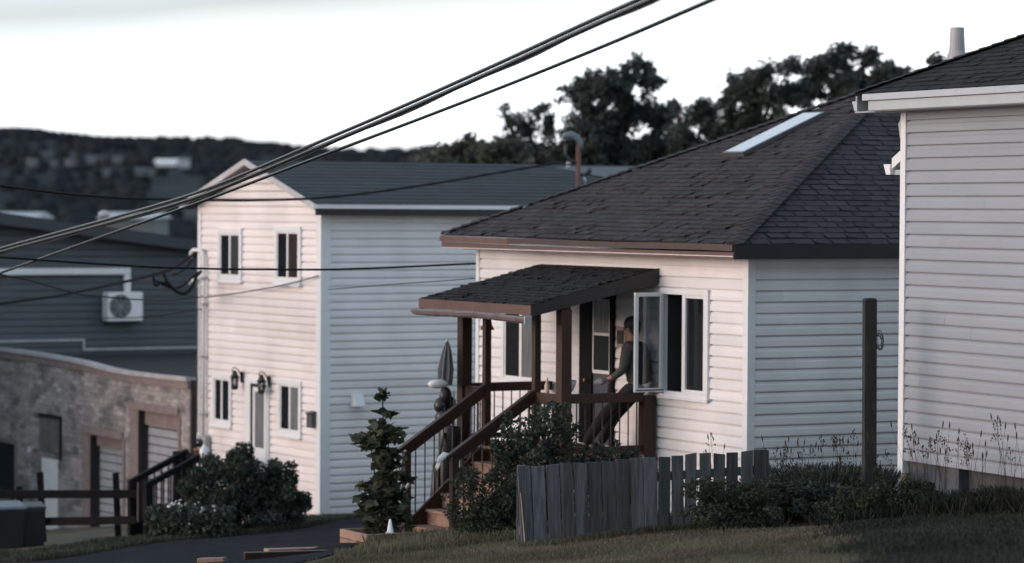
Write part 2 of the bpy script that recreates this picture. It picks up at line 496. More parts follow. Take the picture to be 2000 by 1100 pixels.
def shingles(o, e, s, lo, hi, length, exp=0.14, tab=0.32, lift=0.010, curl=0.0, mb=None, r=random):
    """rows of separate tabs on a slope: o eave corner, e along the eave, s up the slope; lo/hi(d) trim each row"""
    mb = mb or MB()
    o, e, s = Vector(o), Vector(e).normalized(), Vector(s).normalized()
    nrm = e.cross(s).normalized()
    if nrm.z < 0: nrm = -nrm
    k, d = 0, 0.0
    while d < length - 0.01:
        d1 = min(d + exp, length)
        a0, b0, a1, b1 = lo(d), hi(d), lo(d1), hi(d1)
        t = min(a0, a1) - r.random() * tab + (k % 2) * tab * .5 - tab
        wave = r.uniform(-.002, .002)
        while t < max(b0, b1):
            w = tab * r.uniform(0.85, 1.12)
            g = 0.014
            u0, u1 = max(t + g, a0), min(t + w - g, b0)
            v0, v1 = max(t + .004, a1), min(t + w - .004, b1)
            if u1 - u0 > 0.01 or v1 - v0 > .01:
                u1, v1 = max(u1, u0 + .001), max(v1, v0 + .001)
                up = lift * r.uniform(0.7, 1.3) + (r.random() ** 4) * curl + wave
                l2 = lift * r.uniform(.6, 1.3) + (r.random() ** 4) * curl
                c = min(max(r.gauss(.5, .22), 0), 1)
                P = lambda tt, dd, n_: o + e * tt + s * dd + nrm * n_
                mb.quad([P(u0, d, up), P(u1, d, l2), P(v1, d1 + .01, .001), P(v0, d1 + .01, .001)], c)
                mb.quad([P(u0, d, -.002), P(u1, d, -.002), P(u1, d, l2), P(u0, d, up)], c * .8)
            t += w
        d += exp; k += 1
    return mb

# ================================================================ SETTING
def grid_mesh(name, xs, ys, zf, material):
    X, Y = np.meshgrid(xs, ys)
    Z = zf(X, Y)
    V = np.stack([X.ravel(), Y.ravel(), Z.ravel()], 1)
    nx, ny = len(xs), len(ys)
    F = [(j * nx + i, j * nx + i + 1, (j + 1) * nx + i + 1, (j + 1) * nx + i) for j in range(ny - 1) for i in range(nx - 1)]
    me = bpy.data.meshes.new(name); me.from_pydata(V.tolist(), [], F); me.shade_smooth()
    me.materials.append(material)
    return mk(name, me)

xs = np.concatenate([np.linspace(-600, -60, 46), np.linspace(-50, 50, 81), np.linspace(60, 600, 46)])
ys = np.concatenate([np.linspace(-10, 120, 105), np.linspace(126, 255, 20)])
tag(grid_mesh('ground', xs, ys, lambda X, Y: ground(X, Y) + 0.02 * np.sin(X * 1.3 + Y * .7) * (Y < 120) * (np.abs(X) < 50) - .02, M_['soil']), kind='structure')
xs2 = np.linspace(-600, 600, 150); ys2 = np.linspace(254, 1500, 130)
def hillz(X, Y):
    z = ground(X, np.minimum(Y, 950)) - np.clip((Y - 950) / 550, 0, 1) * 30
    return z + (np.sin(X * .09 + Y * .03) + np.sin(X * .041 - Y * .06)) * .8 - .02
tag(grid_mesh('hill', xs2, ys2, hillz, M_['hill']), kind='structure')

def sheet(name, poly, material, lift):
    """a sheet draped over the ground, poly is a list of plan points (convex strip: left chain + right chain)"""
    a, b = poly
    n, mcount = 40, 14
    def samp(ch, t):
        ch = np.array(ch, float)
        L = np.concatenate([[0], np.cumsum(np.linalg.norm(np.diff(ch, axis=0), axis=1))]); L /= L[-1]
        return np.array([np.interp(t, L, ch[:, 0]), np.interp(t, L, ch[:, 1])])
    V, F = [], []
    for i in range(n + 1):
        p, q = samp(a, i / n), samp(b, i / n)
        for j in range(mcount + 1):
            x, y = p + (q - p) * j / mcount
            V.append((x, y, float(ground(x, y)) + lift + 0.02 * math.sin(x * 1.3 + y * .7) - .02))
    w = mcount + 1
    for i in range(n):
        for j in range(mcount):
            F.append((i * w + j, i * w + j + 1, (i + 1) * w + j + 1, (i + 1) * w + j))
    me = bpy.data.meshes.new(name); me.from_pydata(V, [], F); me.materials.append(material); me.shade_smooth()
    return mk(name, me)
up_edge = [onground(*p)[:2] for p in ((-200, 1110), (60, 1096), (250, 1070), (400, 1052), (600, 1030), (735, 1006))]
lo_edge = [(-8.5, 27), (-5.5, 30), (-3.2, 34), (-2.3, 38.5), (-1.9, 42.5), (-1.2, 50)]
tag(sheet('driveway', (up_edge, lo_edge), M_['asphalt'], 0.02), kind='structure')

# far woods on the hill: one mass
fb_v, fb_f, fb_c = [], [], []
def forest():
    r = np.random.default_rng(3)
    mb = MB()
    N = 6500
    for i in range(N):
        if i < 2300:
            X = r.uniform(-260, 260); Y = 945 + r.uniform(-25, 12)
        else:
            Y = r.uniform(300, 930); X = r.uniform(-.30, .30) * Y
            pxx = X / Y * FPX + 1000
            if 285 < pxx < 390 and 560 < Y < 712: continue
            if 560 < Y < 760 and r.random() < .3: continue
        z = float(hillz(np.array(X), np.array(Y)))
        s = r.uniform(.7, 1.25)
        mb.blob((X, Y, z + .3 * s), 1.9 * s, 1.9 * s, 1.9 * s, 7, 5, float(r.random()), .35)
    return mb.build('far_forest', M_['forest'], smooth=True)
tag(forest(), 'dark wooded mass covering the far hillside', 'forest', kind='stuff')

def far_house(px, py, Y, w, h, d, wall, roof, label, wide=None):
    p = at(px, py, Y)
    t = thing('far_house', label, 'house', p, random.uniform(-12, 12), 'houses far off on the hillside')
    b = MB().box(-w / 2, w / 2, 0, d, -.3, h)
    b.build('wall', wall, t)
    r = MB()
    r.hexa([(-w / 2 - .4, -.4, h), (w / 2 + .4, -.4, h), (w / 2 + .4, d + .4, h), (-w / 2 - .4, d + .4, h),
            (-w / 2 - .4, d / 2 - .1, h + w * .17), (w / 2 + .4, d / 2 - .1, h + w * .17), (w / 2 + .4, d / 2 + .1, h + w * .17), (-w / 2 - .4, d / 2 + .1, h + w * .17)])
    r.build('roof', roof, t)
    return t
M_['far_white'] = mat('far white wall', (0.78, 0.80, 0.83), 0.7, 0.05)
M_['far_pale'] = mat('far pale wall', (0.42, 0.46, 0.50), 0.7, 0.05)
M_['far_grey'] = mat('far grey wall', (0.12, 0.135, 0.15), 0.8, 0.1)
M_['far_roof'] = mat('far dark roof', (0.05, 0.055, 0.06), 0.8, 0.1)
far_house(323, 322, 700, 4.4, .55, 4, M_['far_white'], M_['far_white'], 'long low white house on the far hillside, brightest there')
far_house(358, 326, 705, 2.4, 1.7, 4, M_['far_pale'], M_['far_grey'], 'tall pale house joined to the right end of the long white one on the hill')
for i, (px, py, w, lab) in enumerate(((60, 322, 3.4, 'faint grey house on the far hill, at the far left edge of its row'), (105, 324, 2.6, 'small faint house on the far hill, second from the left'),
        (134, 322, 3.0, 'faint house on the far hill, third from the left'), (176, 317, 3.0, 'faint house on the far hill, in the middle of its row'),
        (228, 317, 3.4, 'faint house on the far hill, left of the bright white house'), (206, 341, 2.4, 'small dim house lower on the far hill, below the others'),
        (275, 340, 3.4, 'dim house just below and left of the white house on the far hill'), (296, 341, 2.6, 'dim house directly under the white house on the far hill'))):
    far_house(px, py, 690, w * .55, 1.0, 3, M_['far_grey'], M_['far_grey'], lab)
for px0, px1, lab in ((-40, 64, 'long low pale roofed shed in the valley, at the left edge'), (196, 302, 'long low pale roofed shed in the valley, nearer the gabled house')):
    a, b = at(px0, 425, 150), at(px1, 425, 150)
    t = thing('shed', lab, 'shed', (a[0], 150, a[2]), 0, 'pale sheds in the valley')
    w = b[0] - a[0]
    MB().box(0, w, 0, 6, -6, -.05).build('wall', M_['far_grey'], t)
    MB().hexa([(-.2, -.2, -.05), (w + .2, -.2, -.05), (w + .2, 6.2, -.05), (-.2, 6.2, -.05), (-.2, 2.4, .28), (w + .2, 2.4, .28), (w + .2, 3.2, .28), (-.2, 3.2, .28)]).build('roof', mat('pale metal roof', (0.34, 0.37, 0.40), 0.6, .1), t)

# ================================================================ TREES behind the houses
def tree(label, X, Y, top, spread, blobs, n, leaf, lm, seed):
    r = np.random.default_rng(seed)
    z0 = float(ground(X, Y))
    t = thing('tree', label, 'tree', (X, Y, z0), 0, 'leafy trees behind the houses')
    H = top - z0
    tr = MB()
    pts = [(0, 0, -.3), (.05, .02, H * .25), (-.05, .05, H * .5), (.08, 0, H * .72), (0, 0, H * .9)]
    tr.tube(pts, [.20, .17, .13, .08, .03], 9)
    for b in blobs:
        bx, bz = b[0] - X, b[2] - z0
        by = b[1] - Y
        zs = max(H * .25, bz - 1.4 - .4 * abs(bx))
        mid = (bx * .5, by * .5, (zs + bz) / 2 + .1)
        tr.tube([(0, 0, zs), mid, (bx, by, bz)], [.075, .05, .018], 6)
    tr.build('trunk', M_['bark'], t, smooth=True)
    B = [(b[0] - X, b[1] - Y, b[2] - z0, b[3], b[4], b[5]) for b in blobs]
    # leaves grow along twigs that radiate from each limb end, so the outline is ragged
    vol = np.array([b[3] * b[5] for b in B]); vol = vol / vol.sum()
    pts_, tone_ = [], []
    for b, w_ in zip(B, vol):
        nb = int(n * 1.15 * w_)
        kt = max(9, int(34 * b[3] * b[5] + 8))
        dirs = r.normal(size=(kt, 3)); dirs[:, 2] = dirs[:, 2] * .9 + .25
        dirs /= np.linalg.norm(dirs, axis=1)[:, None]
        L = r.uniform(.55, 1.32, kt)
        tt = r.random(kt)
        k = r.integers(0, kt, nb)
        f_ = r.uniform(.12, 1.0, nb) ** .8
        pos = np.array(b[:3]) + dirs[k] * (L[k] * f_)[:, None] * np.array(b[3:6]) + r.normal(size=(nb, 3)) * (.035 + .075 * r.random(kt)[k] * min(1, b[3] / .5))[:, None]
        pts_.append(pos); tone_.append(np.clip(tt[k] * .55 + r.random(nb) * .35 + .1 * f_, 0, 1))
    P, tone = np.concatenate(pts_), np.concatenate(tone_)
    leaves_object('crown', leaf_quads(P, leaf * .62, r), tone, lm, t)
    return t

def px_blobs(lst, Y, dy=0.9):
    out = []
    for px, py, rx, ry in lst:
        d = Y + random.uniform(-.8, .8)
        p = at(px, py, d)
        k = d / FPX
        out.append((p[0], p[1], p[2], rx * k, max(rx * k, .7) * dy, ry * k))
    return out
def mk_tree(label, Y, lst, n, leaf, lm, seed, cx=None):
    bl = px_blobs(lst, Y)
    cx = np.mean([b[0] for b in bl]) if cx is None else cx
    tree(label, float(cx), Y, max(b[2] + b[5] * .6 for b in bl), 1, bl, n, leaf, lm, seed)

mk_tree('low rounded bush-like tree at the left end of the trees', 84, [(855, 312, 50, 28), (905, 290, 40, 24), (850, 340, 60, 40), (925, 325, 50, 40)], 7000, .13, M_['leaf_tree2'], 11)
mk_tree('low pale green tree below the sparse one, behind the long grey roof', 82, [(975, 300, 42, 34), (1010, 325, 50, 38), (960, 330, 40, 40), (1050, 330, 50, 34)], 7000, .13, M_['leaf_tree2'], 12)
mk_tree('thin tree with many sky gaps, left of the tallest dark tree', 86, [(992, 240, 26, 26), (1025, 255, 34, 34), (1050, 218, 26, 24), (1075, 250, 26, 36), (1000, 275, 28, 22), (1045, 290, 40, 26), (985, 212, 12, 12)], 2600, .105, M_['leaf_tree'], 13)
mk_tree('tall dense dark tree with a leaning pointed top, behind the lamp', 85, [(1130, 190, 40, 36), (1170, 180, 44, 46), (1215, 165, 42, 44), (1255, 130, 36, 28), (1270, 165, 34, 34), (1150, 240, 60, 56), (1225, 235, 66, 60), (1290, 240, 40, 50), (1180, 300, 90, 50), (1275, 300, 60, 44), (1110, 290, 40, 46)], 17000, .125, M_['leaf_tree'], 14)
mk_tree('lower loose tree with gaps right of the tallest dark tree', 84, [(1335, 240, 32, 34), (1372, 222, 36, 34), (1395, 255, 34, 36), (1330, 285, 44, 36), (1390, 296, 44, 30), (1318, 205, 16, 14)], 4600, .115, M_['leaf_tree'], 15)
mk_tree('dark tree with an uneven top above the skylight', 83, [(1425, 190, 28, 30), (1450, 165, 34, 32), (1490, 155, 38, 34), (1475, 205, 50, 44), (1535, 190, 46, 42), (1430, 240, 40, 40), (1545, 130, 30, 22), (1500, 245, 60, 40)], 9500, .115, M_['leaf_tree'], 16)
mk_tree('broad dark tree left of the round flue, tallest of the right-hand trees', 82, [(1605, 130, 36, 32), (1645, 112, 34, 26), (1690, 120, 34, 24), (1585, 175, 44, 40), (1650, 165, 54, 42), (1720, 142, 40, 26), (1760, 146, 32, 20), (1700, 185, 60, 36), (1780, 175, 50, 30)], 12000, .115, M_['leaf_tree'], 17)
mk_tree('small treetop showing just left of the round flue', 70, [(1825, 125, 18, 16), (1850, 132, 22, 18), (1838, 165, 30, 26)], 1500, .10, M_['leaf_tree'], 18)

# ================================================================ MIDDLE HOUSE (white, brown hip roof)
MO = (3.186, 41.0)
MZ = 2.1
M = thing('house', 'white single-storey house with brown shingled hip roof behind the porch', 'house', (MO[0], MO[1], 0), 28.9)
MT = 5.86                               # top of wall
HOLE = (1.02, 2.12, 3.93, 5.31)         # street window opening
siding('x', 0, 0.05, 7.66, 1.9, MT, [HOLE], zbase=MT - 27 * COURSE).build('wall', M_['white_vinyl'], M)
siding('y', 0, 0.05, 10, 1.9, MT, zbase=MT - 27 * COURSE).build('wall', M_['white_vinyl'], M)
MB().box(0.03, 10, 7.68, 7.72, 1.9, MT).build('wall', M_['white_vinyl'], M)
MB().box(10.0, 10.04, 0.02, 7.7, 1.9, MT).build('wall', M_['white_vinyl'], M)
for (x0, x1, y0, y1) in ((-.028, .10, -.028, .10), (-.028, .10, 7.62, 7.72)):
    MB().box(x0, x1, y0, y1, 1.9, MT + .02).build('corner_trim', M_['trim'], M, bevel=.006)
# roof: hip
E0, E1 = Vector((-.42, -.28, 6.03)), Vector((-.42, 8.12, 6.07))
AP, AP2 = Vector((5.13, 3.95, 8.44)), Vector((7.6, 3.95, 8.44))
S1, S2 = Vector((10.4, -.28, 6.03)), Vector((10.4, 8.12, 6.07))
rb = MB()
for tri in ((E0, E1, AP), (E0, AP, AP2, S1), (E1, S2, AP2, AP), (S1, S2, AP2)):
    rb.quad([p - Vector((0, 0, .012)) for p in tri])
rb.quad([E0 - Vector((0, 0, .06)), E1 - Vector((0, 0, .06)), S2 - Vector((0, 0, .06)), S1 - Vector((0, 0, .06))])
roofM = rb.build('roof', M_['roof_brown'], M)
def slope_cover(a, b, c, exp, tab, lift, curl, d=None):
    """tabs on the roof face whose eave runs a-b and whose top is c (or the edge c-d)"""
    e = (b - a).normalized(); n = e.cross(c - a).normalized(); s = n.cross(e)
    if s.z < 0: s = -s
    L = (c - a).dot(s); ca = (c - a).dot(e); W = (b - a).length
    da = (d - a).dot(e) if d is not None else ca
    if d is None: lo, hi = (lambda q: ca * q / L), (lambda q: W + (ca - W) * q / L)
    else: lo, hi = (lambda q: ca * q / L), (lambda q: W + (da - W) * q / L)
    return shingles(a, e, s, lo, hi, L, exp, tab, lift, curl)
mb = slope_cover(E0, E1, AP, .150, .33, .012, .024)
mb.build('shingle_field', M_['roof_brown'], roofM)
slope_cover(E0, S1, AP, .150, .33, .010, .014, AP2).build('shingle_field', M_['roof_brown'], roofM)
cap = MB()
for a, b in ((E0, AP), (E1, AP), (AP, AP2)):      # overlapping hip caps
    n = int((b - a).length / .16)
    side = (b - a).cross(Vector((0, 0, 1))).normalized() * .13
    for i in range(n):
        p, q = a.lerp(b, i / n), a.lerp(b, (i + 1.25) / n)
        up0, up1 = Vector((0, 0, .052)), Vector((0, 0, .03))
        dz = Vector((0, 0, .035))
        c = random.uniform(.2, .8)
        cap.quad([p - side + up0 - dz, p + up0, q + up1, q - side + up1 - dz], c)
        cap.quad([p + up0, p + side + up0 - dz, q + side + up1 - dz, q + up1], c)
        cap.quad([p - side + up0 - dz, p + up0, p + side + up0 - dz, p - Vector((0, 0, .01))], c)
cap.build('hip_cap', M_['roof_brown'], roofM)
# eaves: gutter strip over a sagging fascia on the street side, plain fascia on the other
g = MB()
def strip(mb, x, zt, zb, y0, y1, sag, th=.02, n=14):
    for i in range(n):
        a, b = i / n, (i + 1) / n
        ya, yb = y0 + (y1 - y0) * a, y0 + (y1 - y0) * b
        za, zb_ = sag(a), sag(b)
        mb.hexa([(x, ya, zb + za), (x + th, ya, zb + za), (x + th, yb, zb + zb_), (x, yb, zb + zb_), (x, ya, zt + za), (x + th, ya, zt + za), (x + th, yb, zt + zb_), (x, yb, zt + zb_)])
strip(g, -.452, 6.035, 5.945, 5.9, 8.14, lambda t: .018 * t)
g.build('fascia', M_['brown_metal'], M)
g = MB(); strip(g, -.462, 6.022, 5.935, -.30, 5.92, lambda t: .002 + .012 * t + .006 * math.sin(t * 9))
g.build('gutter', mat('shaded brown gutter', (.05, .03, .028), .4, .25, 2.5), M)  # darker than the fascia: duller light on this stretch put into the brown
g = MB(); strip(g, -.425, 5.935, 5.835, -.28, 8.12, lambda t: -.012 + .035 * t - .016 * math.sin(t * math.pi))
g.build('fascia', M_['brown_metal'], M)
MB().box(-.43, .0, -.26, 8.1, 5.862, 5.872).build('soffit', M_['white_vinyl'], M)
MB().box(-.44, 10.4, -.315, -.285, 5.83, 6.03).build('fascia', M_['dark_metal'], M)
MB().box(0.01, 10.4, -.28, -.03, 5.86, 5.872).build('soffit', M_['trim'], M)
# skylight: a low box on the front slope
e = (E1 - E0).normalized(); nR = e.cross(AP - E0).normalized(); nR = nR if nR.z > 0 else -nR
sR = nR.cross(e); sR = sR if sR.z > 0 else -sR
def rp(y, s_, h): return E0 + e * (y + .28) + sR * s_ + nR * h
s0, s1 = 3.10, 4.72
sk = MB()
def rbox(mb, y0, y1, a, b, h0, h1): mb.hexa([rp(y0, a, h0), rp(y1, a, h0), rp(y1, b, h0), rp(y0, b, h0), rp(y0, a, h1), rp(y1, a, h1), rp(y1, b, h1), rp(y0, b, h1)])
for q in ((3.84, 3.89, s0, s1), (4.37, 4.42, s0, s1), (3.89, 4.37, s0, s0 + .05), (3.89, 4.37, s1 - .05, s1)): rbox(sk, *q, 0, .075)
sko = sk.build('skylight', mat('skylight frame', (.07, .075, .08), .4, .1), M)
pn = MB(); rbox(pn, 3.885, 4.375, s0 + .045, s1 - .045, .062, .08)
pn.build('pane', mat('sky reflecting skylight pane', (.82, .84, .86), .06, .03, metal=.6), sko)  # near-white metallic base puts the reflected sky into the pane's colour
# street window: opening, dim room, fixed light and mullion, open casement
rm = MB()
y0, y1, z0, z1 = HOLE
rm.quad([(.02, y0, z0), (.02, y1, z0), (1.6, y1 + .3, z0), (1.6, y0 - .3, z0)]); rm.quad([(.02, y0, z1), (.02, y1, z1), (1.6, y1 + .3, z1), (1.6, y0 - .3, z1)])
rm.quad([(.02, y0, z0), (.02, y0, z1), (1.6, y0 - .3, z1), (1.6, y0 - .3, z0)]); rm.quad([(.02, y1, z0), (.02, y1, z1), (1.6, y1 + .3, z1), (1.6, y1 + .3, z0)])
rm.quad([(1.6, y0 - .3, z0), (1.6, y1 + .3, z0), (1.6, y1 + .3, z1), (1.6, y0 - .3, z1)])
f = MB()
t = .075
f.box(-.05, .03, y0 - t, y1 + t, z1 - .012, z1 + t); f.box(-.052, .03, y0 - t, y1 + t, z0 - t, z0 + .012)
f.box(-.048, .03, y0 - t, y0 + .02, z0 + .012, z1 - .012); f.box(-.048, .03, y1 - .02, y1 + t, z0 + .012, z1 - .012)
f.box(-.04, .03, 1.535, 1.62, z0 + .012, z1 - .012)
f.box(-.035, .03, y0 + .02, 1.535, z1 - .055, z1 - .012); f.box(-.035, .03, y0 + .02, 1.535, z0 + .012, z0 + .055)
f.box(-.035, .03, y0 + .02, y0 + .06, z0 + .055, z1 - .055)
wM = f.build('window', M_['trim'], M, bevel=.005)
rm.build('window_recess', M_['room'], wM)
MB().box(-.006, .0, y0 + .058, 1.537, z0 + .053, z1 - .053).build('pane', M_['glass_dark'], wM)
sl = MB(); sl.box(-.075, -.052, y0 - t - .02, y1 + t + .02, z0 - t - .02, z0 - t + .02); sl.build('sill', M_['trim'], wM)
# the casement swings out square to the wall
sa = MB()
ys, L0, L1 = 2.075, -.52, -.055
zA, zB = z0 - .005, z1 + .01
fr = .055
sa.box(L0, L1, ys, ys + .045, zB - fr, zB); sa.box(L0, L1, ys, ys + .045, zA, zA + fr)
sa.box(L0, L0 + fr, ys + .001, ys + .044, zA + fr, zB - fr); sa.box(L1 - fr, L1, ys + .001, ys + .044, zA + fr, zB - fr)
saO = sa.build('casement', M_['trim'], M, bevel=.004)
MB().box(L0 + fr - .004, L1 - fr + .004, ys + .020, ys + .026, zA + fr - .004, zB - fr + .004).build('pane', M_['glass'], saO)
MB().box(L0 + .02, L1, ys - .012, ys, zA + .02, zA + .035).box(L0 + .30, L1 + .05, ys - .012, ys, zA - .02, zA - .008).build('stay_arm', M_['dark_metal'], saO)
# second window beside the door, behind the porch posts
window(M, 'x', 0, 5.72, 6.86, 3.80, 5.05, [(1.15, M_['glass_dark']), (1, M_['glass_curtain'])], trim=.085, mull=.075)
# front door: dark wide jamb, blue grey slab with a tall two-light window
d = MB()
d.box(-.06, -.0, 4.07, 4.43, 3.05, 5.24); d.box(-.06, 0, 3.47, 3.56, 3.05, 5.24); d.box(-.058, 0, 3.56, 4.07, 5.18, 5.24)
dO = d.build('door_frame', M_['black_wood'], M, bevel=.006)
sl = MB(); sl.box(-.03, -.002, 3.56, 4.07, 3.05, 4.12); sl.box(-.045, -.03, 3.62, 4.0, 3.15, 3.95)
sl.box(-.03, -.002, 3.56, 4.07, 4.12, 5.18)
doorO = sl.build('door', M_['door_blue'], M, bevel=.005)
pf = MB(); pf.box(-.05, -.031, 3.57, 4.055, 4.09, 4.14); pf.box(-.05, -.031, 3.57, 4.055, 4.645, 4.685); pf.box(-.05, -.031, 4.03, 4.058, 4.14, 5.17); pf.box(-.05, -.031, 3.565, 3.585, 4.14, 5.17); pf.box(-.05, -.031, 3.57, 4.055, 5.16, 5.178)
pf.build('glazing_bar', M_['trim'], doorO)
MB().box(-.04, -.032, 3.585, 4.03, 4.14, 4.645).build('pane', M_['glass_dark'], doorO)
MB().box(-.04, -.032, 3.585, 4.03, 4.685, 5.16).build('pane', M_['glass_curtain'], doorO)
hd = MB(); hd.tube([(-.06, 4.16, 3.98), (-.10, 4.16, 3.98)], .02, 8); hd.blob((-.115, 4.16, 3.98), .03, .03, .03)
hd.build('handle', M_['copper'], doorO, smooth=True)
# intercom-like meter box on the wall by the door
wb = thing('wall_box', 'small framed electrical box on the siding right of the front door', 'wall box', (0, 0, 0)); wb.parent = None
wb.location = M.location + Vector((-math.sin(R_(28.9)) * 3.25, math.cos(R_(28.9)) * 3.25, 4.5)); wb.rotation_euler = (0, 0, R_(28.9))
MB().box(-.05, -.012, -.13, .13, 0, .29).build('cover_plate', mat('beige plastic', (.30, .25, .22), .5, .1), wb, bevel=.008)
MB().box(-.075, -.05, -.075, .075, .05, .24).build('dial_window', M_['black'], wb, bevel=.01)

# ================================================================ COVERED PORCH in the same frame
P = thing('covered_porch', 'brown timber porch with shingled shed roof, railings and stairs', 'porch', (MO[0], MO[1], 0), 28.9)
DK = 3.03
def pbox(name, x0, x1, y0, y1, z0, z1, mt='stain_wood', bev=.006, par=None):
    return MB().box(x0, x1, y0, y1, z0, z1, random.random()).build(name, M_[mt], par or P, bevel=bev)
dk = MB()
for i in range(11):
    dk.box(-1.52 + i * .138, -1.52 + i * .138 + .132, 2.28, 5.42, DK - .035, DK, random.random())
dk.build('deck', M_['bare_wood'], P)
pbox('deck_beam', -1.50, -1.46, 2.30, 5.40, DK - .24, DK - .037)
pbox('deck_beam', -1.455, -.02, 2.30, 2.34, DK - .24, DK - .037)
pbox('deck_beam', -1.455, -.02, 5.36, 5.40, DK - .24, DK - .037)
for x, y in ((-1.45, 2.35), (-1.45, 5.33), (-.1, 2.35), (-.1, 5.33)):
    pbox('deck_pier', x - .07, x + .07, y - .07, y + .07, 1.4, DK - .245, 'black_wood')
RT = 5.62
def rz(x): return 5.655 + (x) * (.50 / 2.05)      # roof deck height over x (x negative outwards)
for (x, y, w, top) in ((-1.5, 5.31, .165, None), (-1.5, 4.62, .10, None), (-1.5, 3.15, .10, None), (-1.5, 2.37, .165, None)):
    pbox('post', x - w / 2, x + w / 2, y - w / 2, y + w / 2, DK, rz(x) - .20)
pbox('post', -.24, -.05, 2.27, 2.44, 2.0, 3.86)
pbox('beam', -1.565, -1.43, 2.30, 5.48, rz(-1.5) - .198, rz(-1.5) - .05)
# roof
rs = MB()
a, b, c_, d_ = (-2.07, 2.30, rz(-2.07)), (-2.07, 5.62, rz(-2.07)), (-.015, 5.62, rz(-.015)), (-.015, 2.30, rz(-.015))
rs.hexa([(*a[:2], a[2] - .04), (*b[:2], b[2] - .04), (*c_[:2], c_[2] - .04), (*d_[:2], d_[2] - .04), a, b, c_, d_])
roofP = rs.build('roof', M_['roof_dark'], P)
slope = Vector((2.055, 0, .50)).normalized()
shingles((-2.085, 2.28, rz(-2.085) + .004), (0, 1, 0), slope, lambda q: 0, lambda q: 3.36, 2.11, .14, .30, .013, .026).build('shingle_field', M_['roof_dark'], roofP)
fb = MB(); fb.hexa([(-2.07, 2.270, rz(-2.07) - .155), (-.01, 2.270, rz(0) - .21), (-.01, 2.298, rz(0) - .21), (-2.07, 2.298, rz(-2.07) - .155), (-2.07, 2.270, rz(-2.07) + .002), (-.01, 2.270, rz(0) + .002), (-.01, 2.298, rz(0) + .002), (-2.07, 2.298, rz(-2.07) + .002)])
fb.build('fascia', M_['dark_metal'], P)
fb = MB(); fb.hexa([(-2.07, 5.622, rz(-2.07) - .155), (-.01, 5.622, rz(0) - .21), (-.01, 5.645, rz(0) - .21), (-2.07, 5.645, rz(-2.07) - .155), (-2.07, 5.622, rz(-2.07) + .002), (-.01, 5.622, rz(0) + .002), (-.01, 5.645, rz(0) + .002), (-2.07, 5.645, rz(-2.07) + .002)])
fb.build('fascia', M_['dark_metal'], P)
pbox('fascia', -2.096, -2.072, 2.27, 5.645, rz(-2.07) - .135, rz(-2.07) + .0, 'brown_metal', .004)
gt = MB()
prof = [(-2.10, -.10), (-2.175, -.10), (-2.19, -.125), (-2.18, -.17), (-2.15, -.195), (-2.10, -.195)]
def gz(y): return rz(-2.07) - .045 + .014 * (y - 2.3) / 3.3 + .010 * math.sin(y * 2.1)
yy = [2.27 + i * .23 for i in range(16)]
for ya, yb in zip(yy[:-1], yy[1:]):
    for (xa, za), (xb, zb) in zip(prof[:-1], prof[1:]):
        gt.quad([(xa, ya, gz(ya) + za), (xa, yb, gz(yb) + za), (xb, yb, gz(yb) + zb), (xb, ya, gz(ya) + zb)])
gt.quad([(x, yy[0], gz(yy[0]) + z) for x, z in prof]); gt.quad([(x, yy[-1], gz(yy[-1]) + z) for x, z in prof])
for y in (2.5, 3.1, 3.75, 4.35, 4.95, 5.55):
    for (xa, za), (xb, zb) in zip(prof[:-1], prof[1:]):
        gt.quad([(xa - .006, y, gz(y) + za + .006), (xa - .006, y + .05, gz(y) + za + .006), (xb - .006, y + .05, gz(y) + zb - .006), (xb - .006, y, gz(y) + zb - .006)])
gto = gt.build('gutter', mat('faded brown gutter', (.14, .115, .115), .45, .25, 3), P)
pbox('end_cap', -2.2, -2.09, 2.235, 2.268, gz(2.27) - .2, gz(2.27) - .09, 'galv', .004, gto)
# railings
def rail(a, b, w=.09, h=.16, name='rail', mt='stain_wood'):
    return MB().bar(a, b, w, h, random.random()).build(name, M_[mt], P, bevel=.006)
RZ = 3.84
rail((-1.42, 2.35, RZ), (-.24, 2.35, RZ), .12, .13); rail((-1.42, 2.35, 3.12), (-.24, 2.35, 3.12), .04, .08)
rail((-1.42, 5.32, RZ), (-.03, 5.32, RZ), .12, .13); rail((-1.42, 5.32, 3.12), (-.03, 5.32, 3.12), .04, .08)
rail((-1.5, 2.46, RZ - .02), (-1.5, 3.10, RZ - .02), .09, .15); rail((-1.5, 4.67, RZ - .04), (-1.5, 5.22, RZ - .04), .09, .15)
rail((-1.5, 2.46, 3.12), (-1.5, 3.10, 3.12), .04, .08); rail((-1.5, 4.67, 3.12), (-1.5, 5.22, 3.12), .04, .08)
def bal(x, y, za, zb): MB().tube([(x, y, za), (x, y, zb)], .0105, 6).build('baluster', M_['dark_metal'], P)
for i in range(8): bal(-1.30 + i * .14, 2.35, 3.15, RZ - .06)
for i in range(9): bal(-1.28 + i * .145, 5.32, 3.15, RZ - .06)
for y in (2.56, 2.68, 2.80, 2.92, 3.03, 4.76, 4.87, 4.98, 5.1): bal(-1.5, y, 3.15, RZ - .09)
